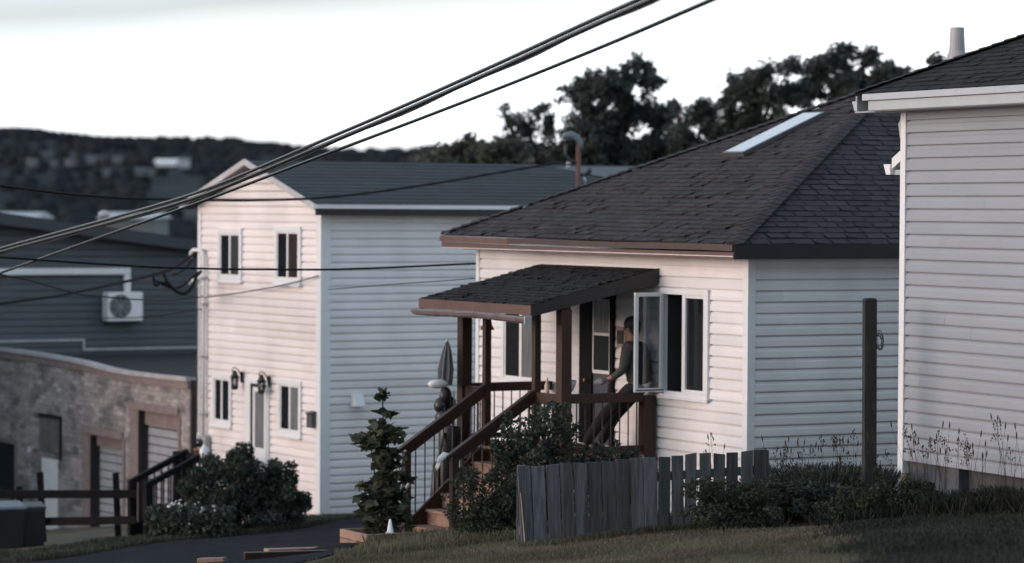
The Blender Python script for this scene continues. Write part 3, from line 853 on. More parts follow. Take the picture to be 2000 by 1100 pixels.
# stairs
for i in range(5):
    x, z = -2.76 + i * .25, 1.93 + i * .22
    st = MB().box(x, x + .29, 3.16, 4.62, z - .04, z, random.random()); st.build('tread', M_['bare_wood'], P, bevel=.008)
    pbox('riser', x + .03, x + .055, 3.18, 4.60, z - .30 if i == 0 else z - .215, z - .042, 'bare_wood')
for y in (3.12, 4.62):
    s = MB(); s.bar((-2.80, y, 1.80), (-1.50, y, 2.93), .045, .26); s.build('stringer', M_['stain_wood'], P)
for y in (3.14, 4.61):
    pbox('newel_post', -2.86, -2.755, y - .052, y + .052, 1.55, 2.99)
    MB().bar((-2.93, y, 3.005), (-1.55, y, 3.90), .10, .06, .6).build('handrail', M_['stain_wood'], P, bevel=.006)
    MB().bar((-2.80, y, 2.99), (-1.55, y, 3.80), .045, .11, .3).build('rail', M_['stain_wood'], P, bevel=.006)
    for i in range(8):
        x = -2.66 + i * .15
        f_ = (x + 2.8) / 1.25
        bal(x, y, 1.92 + f_ * 1.05, 2.98 + f_ * .80)
# lattice skirt boards under the deck
for i in range(22):
    pbox('skirt_board', -1.44, -1.42, 2.40 + i * .133, 2.40 + i * .133 + .11, 1.55, DK - .245, 'black_wood', 0)

def on_m(x, y, z): 
    a = R_(28.9)
    return (MO[0] + x * math.cos(a) - y * math.sin(a), MO[1] + x * math.sin(a) + y * math.cos(a), z)

# small things on the porch
b = thing('bell', 'copper bell hanging at the left porch post under the roof', 'bell', on_m(-1.3, 4.98, 4.70), 28.9)
MB().lathe((0, 0, 0), [(.105, 0), (.10, .02), (.075, .07), (.06, .13), (.03, .17), (.005, .18)], 14).build('body', M_['copper'], b, smooth=True)
MB().tube([(0, 0, .17), (0, 0, .34)], .006, 6).build('hook', M_['dark_metal'], b)
MB().tube([(0, 0, .05), (0, 0, -.03)], [.006, .016], 6).build('clapper', M_['dark_metal'], b)
b = thing('bottle', 'pale bottle standing on the short front rail of the porch', 'bottle', on_m(-1.5, 2.84, RZ + .055))
MB().lathe((0, 0, 0), [(.034, 0), (.036, .02), (.036, .11), (.016, .16), (.014, .20)], 12).build('body', mat('pale ceramic', (.55, .42, .36), .5, .1), b, smooth=True)
MB().lathe((0, 0, .20), [(.017, 0), (.017, .02)], 10).build('cap', M_['white_paint'], b)
b = thing('bowl', 'pale blue grey bowl on the porch rail beside the bottle', 'bowl', on_m(-1.38, 2.5, RZ + .07))
MB().lathe((0, 0, 0), [(.05, 0), (.09, .03), (.13, .11), (.145, .18), (.135, .18), (.08, .05), (.01, .03)], 18).build('body', mat('pale glazed bowl', (.40, .44, .47), .4, .1), b, smooth=True)
b = thing('glove', 'white work glove draped over the right stair newel post', 'glove', on_m(-2.95, 3.16, 2.99), 28.9)
gl = MB(); gl.tube([(.06, 0, .05), (0, 0, .055), (-.06, .0, .01), (-.10, 0, -.05)], [.035, .05, .045, .03], 10)
for i, (dy, L) in enumerate(((-.03, .075), (-.01, .09), (.01, .085), (.03, .065))):
    gl.tube([(-.09, dy, -.045), (-.115, dy * 1.2, -.07 - L * .5), (-.12, dy * 1.25, -.06 - L)], [.014, .012, .008], 7)
gl.tube([(-.02, .04, .03), (-.06, .065, -.01), (-.08, .07, -.05)], [.016, .013, .009], 7)
gl.build('body', M_['white_paint'], b, smooth=True)
b = thing('garden_hook', 'curved pale grey handle hanging at the foot of the left stair rail', 'handle', on_m(-2.95, 4.42, 2.35), 28.9)
MB().tube([(.16, 0, .22), (.10, 0, .20), (.03, 0, .12), (-.02, 0, .02), (-.03, 0, -.06), (0, 0, -.10), (.04, 0, -.08)], [.03, .03, .026, .026, .026, .022, .015], 8).build('body', M_['galv'], b, smooth=True)
b = thing('paper_sheet', 'crumpled pale paper lying at the foot of the stairs', 'paper', on_m(-2.95, 3.1, 1.83), 28.9)
pp = MB()
pv = [[(-.18 + i * .06, -.02 + j * .10, .02 + .13 * (i / 5) ** 2 + .03 * math.sin(i * 2.1 + j * 1.7)) for i in range(6)] for j in range(4)]
for j in range(3):
    for i in range(5): pp.quad([pv[j][i], pv[j][i + 1], pv[j + 1][i + 1], pv[j + 1][i]])
po = pp.build('body', mat('pale paper', (.42, .44, .45), .8, .15, 8), b)
sm = po.modifiers.new('thick', 'SOLIDIFY'); sm.thickness = .004
# golf bag beside the stairs
gb = thing('golf_bag', 'dark golf bag with white topped club leaning beside the stairs', 'golf bag', on_m(-1.88, 5.22, 1.88), 28.9)
gb.scale = (1.1, 1.1, 1.22)
MB().tube([(0, 0, 0), (.01, 0, .03), (.03, -.01, .45), (.06, -.02, .85), (.08, -.03, 1.12), (.085, -.03, 1.16)], [.14, .15, .15, .14, .16, .15], 16).build('body', M_['black'], gb, smooth=True)
MB().tube([(-.10, .06, .25), (-.09, .06, .30), (-.06, .055, .68), (-.05, .05, .72)], [.05, .075, .075, .04], 10).build('pocket', M_['black'], gb, smooth=True)
MB().tube([(-.06, -.12, 1.08), (-.16, -.16, .8), (-.14, -.14, .35)], .022, 8).build('strap', M_['black'], gb, smooth=True)
for (x, y, top, lx, ly) in ((-.03, .03, 1.62, -.08, .04), (.06, -.06, 1.58, .05, -.08), (-.05, -.04, 1.50, -.10, -.06), (.10, .03, 1.47, .14, .05)):
    MB().tube([(x + .06, y, 1.1), (lx + .05, ly, top)], .009, 6).build('club_shaft', M_['galv'], gb)
wh = MB(); wh.blob((-.07, .045, 1.66), .155, .075, .055, 14, 8); wh.build('club_head', M_['white_paint'], gb, smooth=True)
hb = MB()
hb.blob((.0, -.04, 1.52), .09, .08, .11, 10, 6, jitter=.15); hb.blob((-.03, .02, 1.40), .11, .09, .10, 10, 6, jitter=.15); hb.blob((.10, .0, 1.42), .07, .07, .09, 10, 6); hb.blob((0, 0, 1.26), .13, .12, .12, 10, 6, jitter=.12)
hb.build('head_cover', M_['black'], gb, smooth=True)
# folded grey garden umbrella leaning on the left porch post
um = thing('folded_umbrella', 'grey folded umbrella with pale shaft leaning on the leftmost porch post', 'umbrella', on_m(-1.86, 5.38, 1.90), 28.9)
MB().tube([(-.03, 0, 0), (.02, 0, 1.15), (.11, 0, 2.66)], .016, 8).build('shaft', M_['galv'], um)
cn = MB()
base = Vector((.07, 0, 1.98)); axis = Vector((.04, 0, .66))
N_ = 8
for k in range(N_):
    a0, a1, am = 2 * math.pi * k / N_, 2 * math.pi * (k + 1) / N_, 2 * math.pi * (k + .5) / N_
    for (t0, r0), (t1, r1) in (((0, .115), (.35, .125)), ((.35, .125), (.75, .075)), ((.75, .075), (1.0, .012))):
        ring = lambda t_, r_, a_: base + axis * t_ + Vector((math.cos(a_) * r_, math.sin(a_) * r_, 0))
        cn.quad([ring(t0, r0, a0), ring(t0, r0 * .66, am), ring(t1, r1 * .66, am), ring(t1, r1, a0)])
        cn.quad([ring(t0, r0 * .66, am), ring(t0, r0, a1), ring(t1, r1, a1), ring(t1, r1 * .66, am)])
cn.build('canopy', M_['grey_cloth'], um)

# ================================================================ PERSON leaning on the porch rail
def skin_chain(name, chains, root, mat_, parent, sub=2):
    """one continuous skinned surface; chains share joints by name: {joint: (pos, radius)}, edges"""
    joints, edges = chains
    names = list(joints)
    me = bpy.data.meshes.new(name)
    me.from_pydata([joints[k][0] for k in names], [(names.index(a), names.index(b)) for a, b in edges], [])
    o = mk(name, me)
    o.modifiers.new('skin', 'SKIN')
    sv = me.skin_vertices[0].data
    for i, k in enumerate(names):
        r = joints[k][1]
        sv[i].radius = r if isinstance(r, tuple) else (r, r)
        sv[i].use_root = (k == root)
    s = o.modifiers.new('sub', 'SUBSURF'); s.levels = s.render_levels = sub
    o.modifiers['skin'].use_smooth_shade = True
    me.materials.append(mat_)
    if parent: o.parent = parent
    return o
pe = thing('person', 'person in grey shirt and dark trousers leaning on the porch rail', 'person', on_m(-.30, 2.56, DK), 28.9 + 34)
pe.scale = (1.06, 1.06, 1.04)
# local: +y away from the rail (towards the door), -x to the street; the person faces +y and slightly -x
J = {
 'pelvis': ((.0, -.08, .88), (.15, .13)), 'waist': ((.03, -.10, 1.03), (.145, .12)), 'chest': ((.07, -.05, 1.27), (.175, .13)), 'upper': ((.10, .0, 1.44), (.15, .11)),
 'neck': ((.115, .03, 1.55), .06), 'skull': ((.12, .06, 1.64), .085), 'crown': ((.12, .055, 1.77), .09),
 'hip_l': ((-.09, -.03, .84), .095), 'knee_l': ((-.13, .33, .50), .075), 'ank_l': ((-.15, .60, .10), .052), 'toe_l': ((-.18, .75, .05), .04),
 'hip_r': ((.10, -.02, .84), .095), 'knee_r': ((.11, .29, .49), .075), 'ank_r': ((.11, .50, .10), .052), 'toe_r': ((.09, .65, .05), .04),
 'sho_l': ((-.09, .0, 1.44), .075), 'elb_l': ((-.21, .02, 1.13), .05), 'wri_l': ((-.20, .25, 1.00), .035),
 'sho_r': ((.29, -.01, 1.43), .075), 'elb_r': ((.34, -.17, 1.15), .05), 'wri_r': ((.24, -.26, .93), .035)}
Ed = [('pelvis', 'waist'), ('waist', 'chest'), ('chest', 'upper'), ('upper', 'neck'), ('neck', 'skull'), ('skull', 'crown'), ('pelvis', 'hip_l'), ('hip_l', 'knee_l'), ('knee_l', 'ank_l'), ('ank_l', 'toe_l'),
      ('pelvis', 'hip_r'), ('hip_r', 'knee_r'), ('knee_r', 'ank_r'), ('ank_r', 'toe_r'), ('upper', 'sho_l'), ('sho_l', 'elb_l'), ('elb_l', 'wri_l'), ('upper', 'sho_r'), ('sho_r', 'elb_r'), ('elb_r', 'wri_r')]
thin = ('pelvis', 'waist', 'chest', 'upper', 'hip_l', 'hip_r', 'knee_l', 'knee_r', 'sho_l', 'sho_r', 'ank_l', 'ank_r', 'toe_l', 'toe_r')
J['skull'], J['crown'] = (J['skull'][0], .08), (J['crown'][0], .085)
Jb = {k: (p, (tuple(q * .72 for q in r) if isinstance(r, tuple) else r * .72) if k in thin else r) for k, (p, r) in J.items()}
skin_chain('body', (Jb, Ed), 'pelvis', M_['skin'], pe)
def grow(keys, d, extra=None):
    out = {}
    for k in keys:
        p, r = J[k]
        out[k] = (p, tuple(q + d for q in r) if isinstance(r, tuple) else r + d)
    if extra: out.update(extra)
    return out
tk = ['pelvis', 'hip_l', 'knee_l', 'ank_l', 'hip_r', 'knee_r', 'ank_r']
T = grow(tk, .018, {'belt': ((.02, -.09, .98), (.165, .14))})
skin_chain('trousers', (T, [('belt', 'pelvis')] + [e_ for e_ in Ed if e_[0] in tk and e_[1] in tk]), 'pelvis', M_['trousers'], pe)
sk_ = ['waist', 'chest', 'upper', 'sho_l', 'sho_r']
Sx = grow(sk_, .02, {'hem': ((.02, -.10, .93), (.175, .15)), 'slv_l': ((-.21, .02, 1.13), .064), 'cuf_l': ((-.203, .19, 1.03), .048), 'slv_r': ((.34, -.17, 1.15), .064), 'cuf_r': ((.27, -.24, .98), .048), 'collar': ((.11, .018, 1.515), .075)})
skin_chain('shirt', (Sx, [('hem', 'waist'), ('waist', 'chest'), ('chest', 'upper'), ('upper', 'sho_l'), ('sho_l', 'slv_l'), ('slv_l', 'cuf_l'), ('slv_r', 'cuf_r'), ('upper', 'sho_r'), ('sho_r', 'slv_r'), ('upper', 'collar')]), 'chest', M_['shirt'], pe)
sh = MB()
for k in ('l', 'r'):
    a, b_ = Vector(J['ank_' + k][0]), Vector(J['toe_' + k][0])
    sh.tube([a + Vector((0, -.05, -.06)), a + Vector((0, 0, -.045)), a.lerp(b_, .6) + Vector((0, 0, -.005)), b_ + Vector((0, .03, -.005))], [.052, .062, .055, .04], 12)
sh.build('shoes', M_['black'], pe, smooth=True)
hr = MB(); hr.blob((.12, .035, 1.755), .105, .118, .115, 16, 10); hr.blob((.12, -.01, 1.68), .085, .07, .09, 12, 8); hr.build('hair', M_['hair'], pe, smooth=True)
fc = MB(); hx, hy, hz = .12, .06, 1.68
fc.tube([(hx, hy + .08, hz + .03), (hx, hy + .105, hz - .005), (hx, hy + .088, hz - .02)], [.010, .017, .012], 8)
fc.blob((hx, hy + .08, hz - .055), .026, .012, .010, 10, 6)
for s in (-1, 1):
    fc.blob((hx + s * .092, hy - .005, hz), .012, .022, .034, 8, 6)
    fc.blob((hx + s * .034, hy + .082, hz + .03), .014, .010, .009, 8, 6)
fc.build('face', M_['skin'], pe, smooth=True)
hn = MB()
def hand(mb, w, d, up):
    w, d, up = Vector(w), Vector(d).normalized(), Vector(up).normalized()
    sd = d.cross(up).normalized()
    mb.tube([w - d * .01, w + d * .03, w + d * .08], [.03, .040, .036], 10)
    for i, L in enumerate((.062, .075, .070, .055)):
        b0 = w + d * .075 + sd * (.027 - i * .018)
        mb.tube([b0, b0 + d * L * .5 - up * .008, b0 + d * L * .75 - up * .03, b0 + d * L * .7 - up * .055], [.0095, .009, .008, .0065], 7)
    mb.tube([w + d * .03 + sd * .033, w + d * .055 + sd * .06 - up * .012, w + d * .085 + sd * .055 - up * .03], [.012, .0105, .008], 7)
hand(hn, (-.20, .25, 1.00), (0, 1, -.1), (0, 0, 1)); hand(hn, (.24, -.26, .93), (-.4, -.5, -.35), (0, -.3, 1))
hn.build('hands', M_['skin'], pe, smooth=True)
ph = thing('folded_cloth', 'crumpled pale cloth held in the hand of the leaning person', 'cloth', on_m(-.72, 2.68, DK + 1.02), 28.9)
cl = MB(); cl.blob((0, 0, 0), .06, .085, .05, 12, 8, jitter=.35); cl.blob((-.02, .07, -.02), .04, .06, .035, 10, 6, jitter=.3)
cl.build('body', mat('pale cloth', (.20, .22, .25), .85, .15, 9), ph, smooth=True)

# ================================================================ LEFT HOUSE (narrow two storey gable)
PO = (-3.38, 54.0)
G = thing('house', 'narrow two-storey pale house with front gable and white window trim', 'house', (PO[0], PO[1], 0), 30.7)
GW, GT, GR = 5.12, 6.50, 7.24
HC = 0.1405
def gedge(z):
    k = max(0.0, (z - GT) / (GR - GT))
    return (GW / 2 * k, GW - GW / 2 * k)
siding('x', 0, .05, GW - .05, .55, GT, h=HC, zbase=GT - 43 * HC).build('wall', M_['warm_lit_vinyl'], G)
siding('x', 0, 0, GW, GT, GR, h=HC, edge=gedge).build('gable', M_['warm_lit_vinyl'], G)
siding('y', 0, .05, 13.0, .85, GT, h=HC, zbase=GT - 43 * HC).build('wall', M_['white_vinyl'], G)
MB().box(.02, 13, GW - .04, GW, .4, GT).build('wall', M_['warm_lit_vinyl'], G)
MB().box(13, 13.04, .0, GW, .4, GT).build('wall', M_['warm_lit_vinyl'], G)
MB().box(.02, 13, .02, .10, .2, .86).build('foundation', M_['concrete'], G)
MB().box(-.03, .17, -.03, .17, .55, GT + .02).build('corner_trim', M_['trim'], G, bevel=.008)
MB().box(-.03, .10, GW - .10, GW + .03, .4, GT + .02).build('corner_trim', M_['trim'], G, bevel=.008)
OV = .30
def rzG(y): return GR + .10 - (abs(y - GW / 2)) * ((GR - GT) / (GW / 2)) 
rg = MB()
for ya, yb in ((-OV, GW / 2), (GW / 2, GW + OV)):
    n = 13
    for i in range(n):
        a, b_ = ya + (yb - ya) * i / n, ya + (yb - ya) * (i + 1) / n
        dz = .010 if ya < GW / 2 - .1 else -.010
        za, zb = rzG(a), rzG(b_)
        rg.hexa([(-.27, a, za - .05), (13.2, a, za - .05), (13.2, b_, zb - .05), (-.27, b_, zb - .05), (-.27, a, za + max(dz, 0)), (13.2, a, za + max(dz, 0)), (13.2, b_, zb + max(-dz, 0)), (-.27, b_, zb + max(-dz, 0))], random.random())
roofG = rg.build('roof', M_['roof_blue'], G)
for ya, yb in ((-OV, GW / 2), (GW + OV, GW / 2)):
    rk = MB(); rk.hexa([(-.30, ya, rzG(ya) - .085), (-.27, ya, rzG(ya) - .085), (-.27, yb, rzG(yb) - .085), (-.30, yb, rzG(yb) - .085), (-.30, ya, rzG(ya) + .025), (-.27, ya, rzG(ya) + .025), (-.27, yb, rzG(yb) + .025), (-.30, yb, rzG(yb) + .025)])
    rk.build('rake_board', M_['flash'], G)
    sf = MB(); sf.quad([(-.27, ya, rzG(ya) - .08), (0, ya, rzG(ya) - .08), (0, yb, rzG(yb) - .08), (-.27, yb, rzG(yb) - .08)]); sf.build('soffit', M_['dark_metal'], G)  # black underside: the shade below the rake put into its colour
MB().box(-.28, 13.2, -OV - .03, -OV - .004, rzG(-OV) - .05, rzG(-OV) + .02).build('drip_edge', M_['trim'], G)
MB().box(-.28, 13.2, -OV - .02, -OV + .0, rzG(-OV) - .17, rzG(-OV) - .052).build('fascia', M_['dark_metal'], G)
MB().box(-.0, 13.2, -OV, -.02, rzG(-OV) - .16, rzG(-OV) - .15).build('soffit', M_['dark_metal'], G)
# back wing with its own low roof, seen at the far right end of the ridge
wg = MB(); wg.quad([(6.2, 2.4, 7.30), (8.8, -.25, 6.62), (12.5, -.25, 6.62), (12.5, 2.4, 7.345)]); wg.build('roof', mat('wing roof', (.10, .11, .12), .85, .1, 2), G)
window(G, 'x', 0, 3.20, 4.24, 5.08, 6.08, [(1, M_['glass_dark']), (1, M_['glass_curtain'])], trim=.10, mull=.06).children[1].data.materials[0] = mat('dim curtain behind glass', (.05, .055, .06), .12, .5, 4, stretch=(1, 7, .5))
window(G, 'x', 0, .76, 1.83, 5.08, 6.14, [(1, M_['glass_dark']), (1, M_['glass_brown'])], trim=.10, mull=.06)
window(G, 'x', 0, 3.62, 4.46, 2.34, 3.33, [(1, M_['glass_dark']), (1.05, M_['glass_dark'])], trim=.09, mull=.06)
window(G, 'x', 0, .72, 1.66, 2.34, 3.36, [(1.05, M_['glass_dark']), (1, M_['glass_curtain'])], trim=.09, mull=.06)
d = MB(); d.box(-.05, 0, 2.78, 3.02, 1.22, 3.30); d.box(-.05, 0, 2.02, 2.10, 1.22, 3.30); d.box(-.05, 0, 2.10, 2.78, 3.22, 3.30)
d.build('door_frame', M_['trim'], G, bevel=.006)
MB().box(-.025, 0, 2.10, 2.78, 1.22, 3.22).build('door', M_['black'], G)
sd = MB(); sd.box(-.07, -.045, 2.07, 2.62, 3.08, 3.16); sd.box(-.07, -.045, 2.07, 2.62, 1.25, 2.05); sd.box(-.069, -.046, 2.54, 2.62, 2.05, 3.08); sd.box(-.069, -.046, 2.07, 2.15, 2.05, 3.08)
sdO = sd.build('screen_door', M_['trim'], G, bevel=.005)
MB().box(-.06, -.052, 2.148, 2.542, 2.048, 3.082).build('pane', M_['glass_curtain'], sdO)
MB().tube([(-.075, 2.58, 2.02), (-.10, 2.58, 2.02), (-.10, 2.58, 1.9), (-.075, 2.58, 1.9)], .01, 6).build('handle', M_['dark_metal'], sdO)
vh = MB(); vh.hexa([(.58, -.20, 2.94), (.80, -.20, 2.94), (.80, -.01, 2.94), (.58, -.01, 2.94), (.60, -.12, 3.15), (.78, -.12, 3.15), (.78, -.01, 3.16), (.60, -.01, 3.16)])
vh.build('vent_hood', M_['trim'], G, bevel=.006)
def on_g(x, y, z, o=PO, deg=30.7):
    a = R_(deg)
    return (o[0] + x * math.cos(a) - y * math.sin(a), o[1] + x * math.sin(a) + y * math.cos(a), z)
# wall lanterns
def lantern(y, z, label):
    t = thing('wall_lantern', label, 'wall lantern', on_g(-.02, y, z), 30.7, 'lanterns beside the entrance')
    MB().box(-.03, .0, -.05, .05, -.08, .12).build('back_plate', M_['dark_metal'], t, bevel=.006)
    MB().tube([(-.03, 0, .05), (-.10, 0, .17), (-.17, 0, .21), (-.21, 0, .17), (-.19, 0, .10)], .011, 8).build('arm', M_['dark_metal'], t, smooth=True)
    MB().lathe((-.16, 0, .02), [(.095, 0), (.06, .05), (.045, .09), (.015, .13)], 12).build('cap', M_['dark_metal'], t, smooth=True)
    MB().lathe((-.16, 0, -.17), [(.055, 0), (.07, .19)], 12).build('glass_body', M_['glass'], t, smooth=True)
    MB().lathe((-.16, 0, -.17), [(.012, 0), (.012, .12)], 8).build('bulb', M_['white_paint'], t)
    c = MB()
    for k in range(4):
        a = math.pi / 4 + k * math.pi / 2
        c.tube([(-.16 + .06 * math.cos(a), .06 * math.sin(a), -.17), (-.16 + .075 * math.cos(a), .075 * math.sin(a), .02)], .007, 5)
    c.build('cage', M_['dark_metal'], t)
    MB().lathe((-.16, 0, -.21), [(.04, 0), (.068, .03), (.068, .045)], 12).build('base', M_['dark_metal'], t)
lantern(3.16, 3.29, 'black wall lantern left of the entrance of the two-storey house')
lantern(2.03, 3.27, 'black wall lantern over the right side of the entrance door')
mbx = thing('mailbox', 'small dark grey mailbox on the gable wall near the white corner', 'mailbox', on_g(-.015, .22, 2.56), 30.7)
MB().box(-.11, -.0, -.10, .10, 0, .26).build('body', mat('grey mailbox', (.06, .065, .07), .5, .1), mbx, bevel=.01)
MB().hexa([(-.13, -.11, .245), (0, -.11, .26), (0, .11, .26), (-.13, .11, .245), (-.13, -.11, .265), (0, -.11, .30), (0, .11, .30), (-.13, .11, .265)]).build('lid', M_['black'], mbx)
# service mast with weatherhead and meter
sm_ = thing('service_mast', 'white electrical service mast with bent weatherhead on the left house corner', 'service mast', on_g(-.03, 4.75, 2.0), 30.7)
MB().tube([(-.05, 0, 0), (-.05, 0, 3.52), (-.06, .05, 3.62), (-.07, .15, 3.65), (-.08, .42, 3.65), (-.085, .50, 3.60), (-.09, .52, 3.50)], .037, 10).build('pipe', M_['trim'], sm_, smooth=True)
MB().tube([(-.05, .30, 3.08), (-.08, .52, 3.06), (-.09, .57, 3.0)], .035, 8).build('insulator_arm', M_['trim'], sm_, smooth=True)
for z in (.5, 1.6, 2.6, 3.1): MB().box(-.115, .0, -.065, .065, z, z + .04).build('strap', M_['galv'], sm_)
MB().tube([(-.04, .30, .15), (-.04, .30, 3.1)], .014, 6).build('ground_wire', M_['cable'], sm_)
mt_ = thing('electric_meter', 'round glass electric meter in a grey box below the service mast', 'electric meter', on_g(-.03, 4.70, 1.78), 30.7)
MB().box(-.12, 0, -.16, .16, 0, .34).build('box', M_['galv'], mt_, bevel=.012)
MB().tube([(-.11, 0, .2), (-.2, 0, .2), (-.22, 0, .2)], [.085, .085, .07], 16).build('glass', M_['glass_dark'], mt_, smooth=True)
b = thing('jug', 'white jug standing on the dark landing rail in front of the meter', 'jug', on_g(-1.22, 2.26, 1.92))
b.scale = (.75, .75, .75)
MB().lathe((0, 0, 0), [(.10, 0), (.11, .02), (.11, .2), (.05, .27), (.03, .29), (.03, .33)], 12).build('body', M_['white_paint'], b, smooth=True)
MB().tube([(.06, 0, .26), (.12, 0, .22), (.11, 0, .13)], .012, 6).build('handle', M_['white_paint'], b)
b = thing('flowerpot', 'small orange brown flowerpot on the dark landing rail', 'flowerpot', on_g(-1.22, 2.52, 1.92))
b.scale = (.7, .7, .7)
MB().lathe((0, 0, 0), [(.07, 0), (.10, .16), (.115, .16), (.115, .21), (.09, .21), (.085, .15)], 12).build('pot', mat('terracotta', (.30, .15, .09), .8, .15), b, smooth=True)
# entrance stairs of the left house: dark timber
es = thing('entrance_stairs', 'dark timber steps and landing with railing at the left house', 'stairs', on_g(0, 0, 0), 30.7)
MB().box(-1.25, -.06, 1.85, 3.52, 1.14, 1.20).build('landing', M_['black_wood'], es)
MB().box(-1.27, -1.17, 1.9, 3.52, 1.80, 1.92).build('landing_rail', M_['black_wood'], es, bevel=.01)
for y in (1.95, 3.02, 3.45): MB().box(-1.28, -1.15, y - .06, y + .06, .3, 1.95).build('post', M_['black_wood'], es)
for y, nm in ((3.02, 0), (2.30, 0)):
    MB().box(-2.37, -2.23, y - .07, y + .07, .1, 1.47).build('newel_post', M_['black_wood'], es, bevel=.01)
    MB().bar((-2.36, y, 1.44), (-1.2, y, 1.98), .11, .10).build('handrail', M_['black_wood'], es)
    MB().bar((-2.30, y, .55), (-1.2, y, 1.05), .06, .22).build('stringer', M_['black_wood'], es)
    for i in range(7): MB().tube([(-2.14 + i * .14, y, .72 + i * .062), (-2.14 + i * .14, y, 1.48 + i * .064)], .016, 6).build('baluster', M_['black_wood'], es)
for i in range(4): MB().box(-2.25 + i * .25, -1.98 + i * .25, 2.34, 2.98, .48 + i * .17, .52 + i * .17).build('tread', M_['black_wood'], es)

# ================================================================ RIGHT HOUSE
RO = (4.73, 36.9)
Hh = thing('house', 'pale grey sided house at the right edge with white gutters', 'house', (RO[0], RO[1], 0), 24.2)
RB, RT_ = 3.47, 7.72
HR = .1525
siding('x', 0, -8.5, -.05, RB, RT_, h=HR).build('wall', M_['grey_vinyl_shaded'], Hh)
MB().box(0.02, 9, -.02, .02, RB, RT_).build('wall', M_['grey_vinyl_shaded'], Hh)
MB().box(0.02, 9, -8.54, -8.5, RB, RT_).build('wall', M_['grey_vinyl_shaded'], Hh)
MB().box(-.03, .085, -.085, .03, RB - .16, RT_ + .02).build('corner_trim', M_['trim'], Hh, bevel=.006)
MB().box(.06, .25, -1.20, -.04, 2.2, RB - .012).build('foundation', M_['concrete'], Hh)
MB().box(.06, .25, -8.5, -4.2, 2.2, RB - .013).build('foundation', M_['concrete'], Hh)
MB().box(.20, .30, -4.2, -1.2, 2.2, RB - .014).build('foundation', mat('dark foundation panel', (.07, .075, .085), .9, .2, 4), Hh)
MB().box(-.0, .10, -.11, .0, 2.2, RB - .163).build('foundation_post', M_['board_edge'], Hh)
RE = 7.90
C0 = Vector((-.45, .42, RE)); C1 = Vector((-.45, -8.9, RE)); RAP = Vector((4.2, -4.24, RE + 2.14)); RAP2 = Vector((5.5, -4.24, RE + 2.14))
C2, C3 = Vector((9.4, .42, RE)), Vector((9.4, -8.9, RE))
rr = MB()
for q in ((C0, C1, RAP), (C0, RAP, RAP2, C2), (C1, C3, RAP2, RAP), (C2, C3, RAP2)): rr.quad([p - Vector((0, 0, .012)) for p in q])
rr.quad([C0 - Vector((0, 0, .05)), C1 - Vector((0, 0, .05)), C3 - Vector((0, 0, .05)), C2 - Vector((0, 0, .05))])
rO = rr.build('roof', M_['roof_dark'], Hh)
slope_cover(C1, C0, RAP, .14, .33, .010, .012).build('shingle_field', M_['roof_dark'], rO)
slope_cover(C0, C2, RAP, .14, .33, .010, .01, RAP2).build('shingle_field', M_['roof_dark'], rO)
cap = MB()
n = int((RAP - C0).length / .16); side = (RAP - C0).cross(Vector((0, 0, 1))).normalized() * .12
for i in range(n):
    p, q = C0.lerp(RAP, i / n), C0.lerp(RAP, (i + 1.25) / n)
    cap.quad([p - side + Vector((0, 0, .012)), p + Vector((0, 0, .045)), q + Vector((0, 0, .03)), q - side + Vector((0, 0, 0))], random.random())
    cap.quad([p + Vector((0, 0, .045)), p + side + Vector((0, 0, .012)), q + side, q + Vector((0, 0, .03))], random.random())
cap.build('hip_cap', M_['roof_dark'], rO)
MB().box(-.49, -.44, -8.9, .17, RE - .085, RE - .005).build('gutter', M_['trim_shaded'], Hh, bevel=.006)
MB().box(-.455, -.43, -8.9, .08, RE - .205, RE - .09).build('fascia', M_['trim_shaded'], Hh, bevel=.004)
MB().box(-.43, -.015, -8.9, .40, RE - .215, RE - .205).build('soffit', mat('weathered soffit', (.30, .28, .28), .6, .15), Hh)
MB().box(-.42, 9.4, .40, .43, RE - .21, RE - .02).build('fascia', M_['trim_shaded'], Hh)
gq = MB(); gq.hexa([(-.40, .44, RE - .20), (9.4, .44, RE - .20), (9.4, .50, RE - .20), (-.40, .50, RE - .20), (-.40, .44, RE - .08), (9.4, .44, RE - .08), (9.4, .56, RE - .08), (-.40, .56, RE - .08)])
gq.build('gutter', M_['trim_shaded'], Hh, bevel=.006)
MB().box(-.425, .0, -.02, .44, RE - .225, RE - .216).build('soffit', M_['trim_shaded'], Hh)
MB().tube([(.05, .03, RE - .23), (.0, .07, RE - .36), (.02, .07, RE - .5), (.05, .05, RE - .62)], .032, 8).build('downspout', M_['trim_shaded'], Hh, smooth=True)
# lower eave of the back addition, its gutter end seen past the corner
le = MB(); le.box(.14, 7.5, .06, .46, 6.93, 6.99); le.build('lower_eave', M_['trim_shaded'], Hh)
lg = MB(); lg.hexa([(.08, .44, 6.93), (7.5, .44, 6.93), (7.5, .54, 6.93), (.08, .54, 6.93), (.08, .44, 7.06), (7.5, .44, 7.06), (7.5, .60, 7.06), (.08, .60, 7.06)]); lg.build('gutter', M_['trim'], Hh, bevel=.006)
lr = MB(); lr.hexa([(.09, .04, 7.18), (.20, .04, 7.18), (.20, .42, 7.0), (.09, .42, 7.0), (.09, .04, 7.31), (.20, .04, 7.31), (.20, .42, 7.13), (.09, .42, 7.13)]); lr.build('rake_board', M_['trim'], Hh)
lw = MB(); lw.quad([(.16, .04, 7.32), (7.5, .04, 7.32), (7.5, .56, 7.08), (.16, .56, 7.08)]); lw.build('lower_roof', M_['roof_dark'], Hh)
fl = MB(); fl.lathe((.86, .18, 7.95), [(.125, 0), (.125, .44), (.12, .46), (.10, .50), (.098, .51), (.084, .79)], 20)
fl.build('flue', M_['flue'], Hh)
fs = MB()
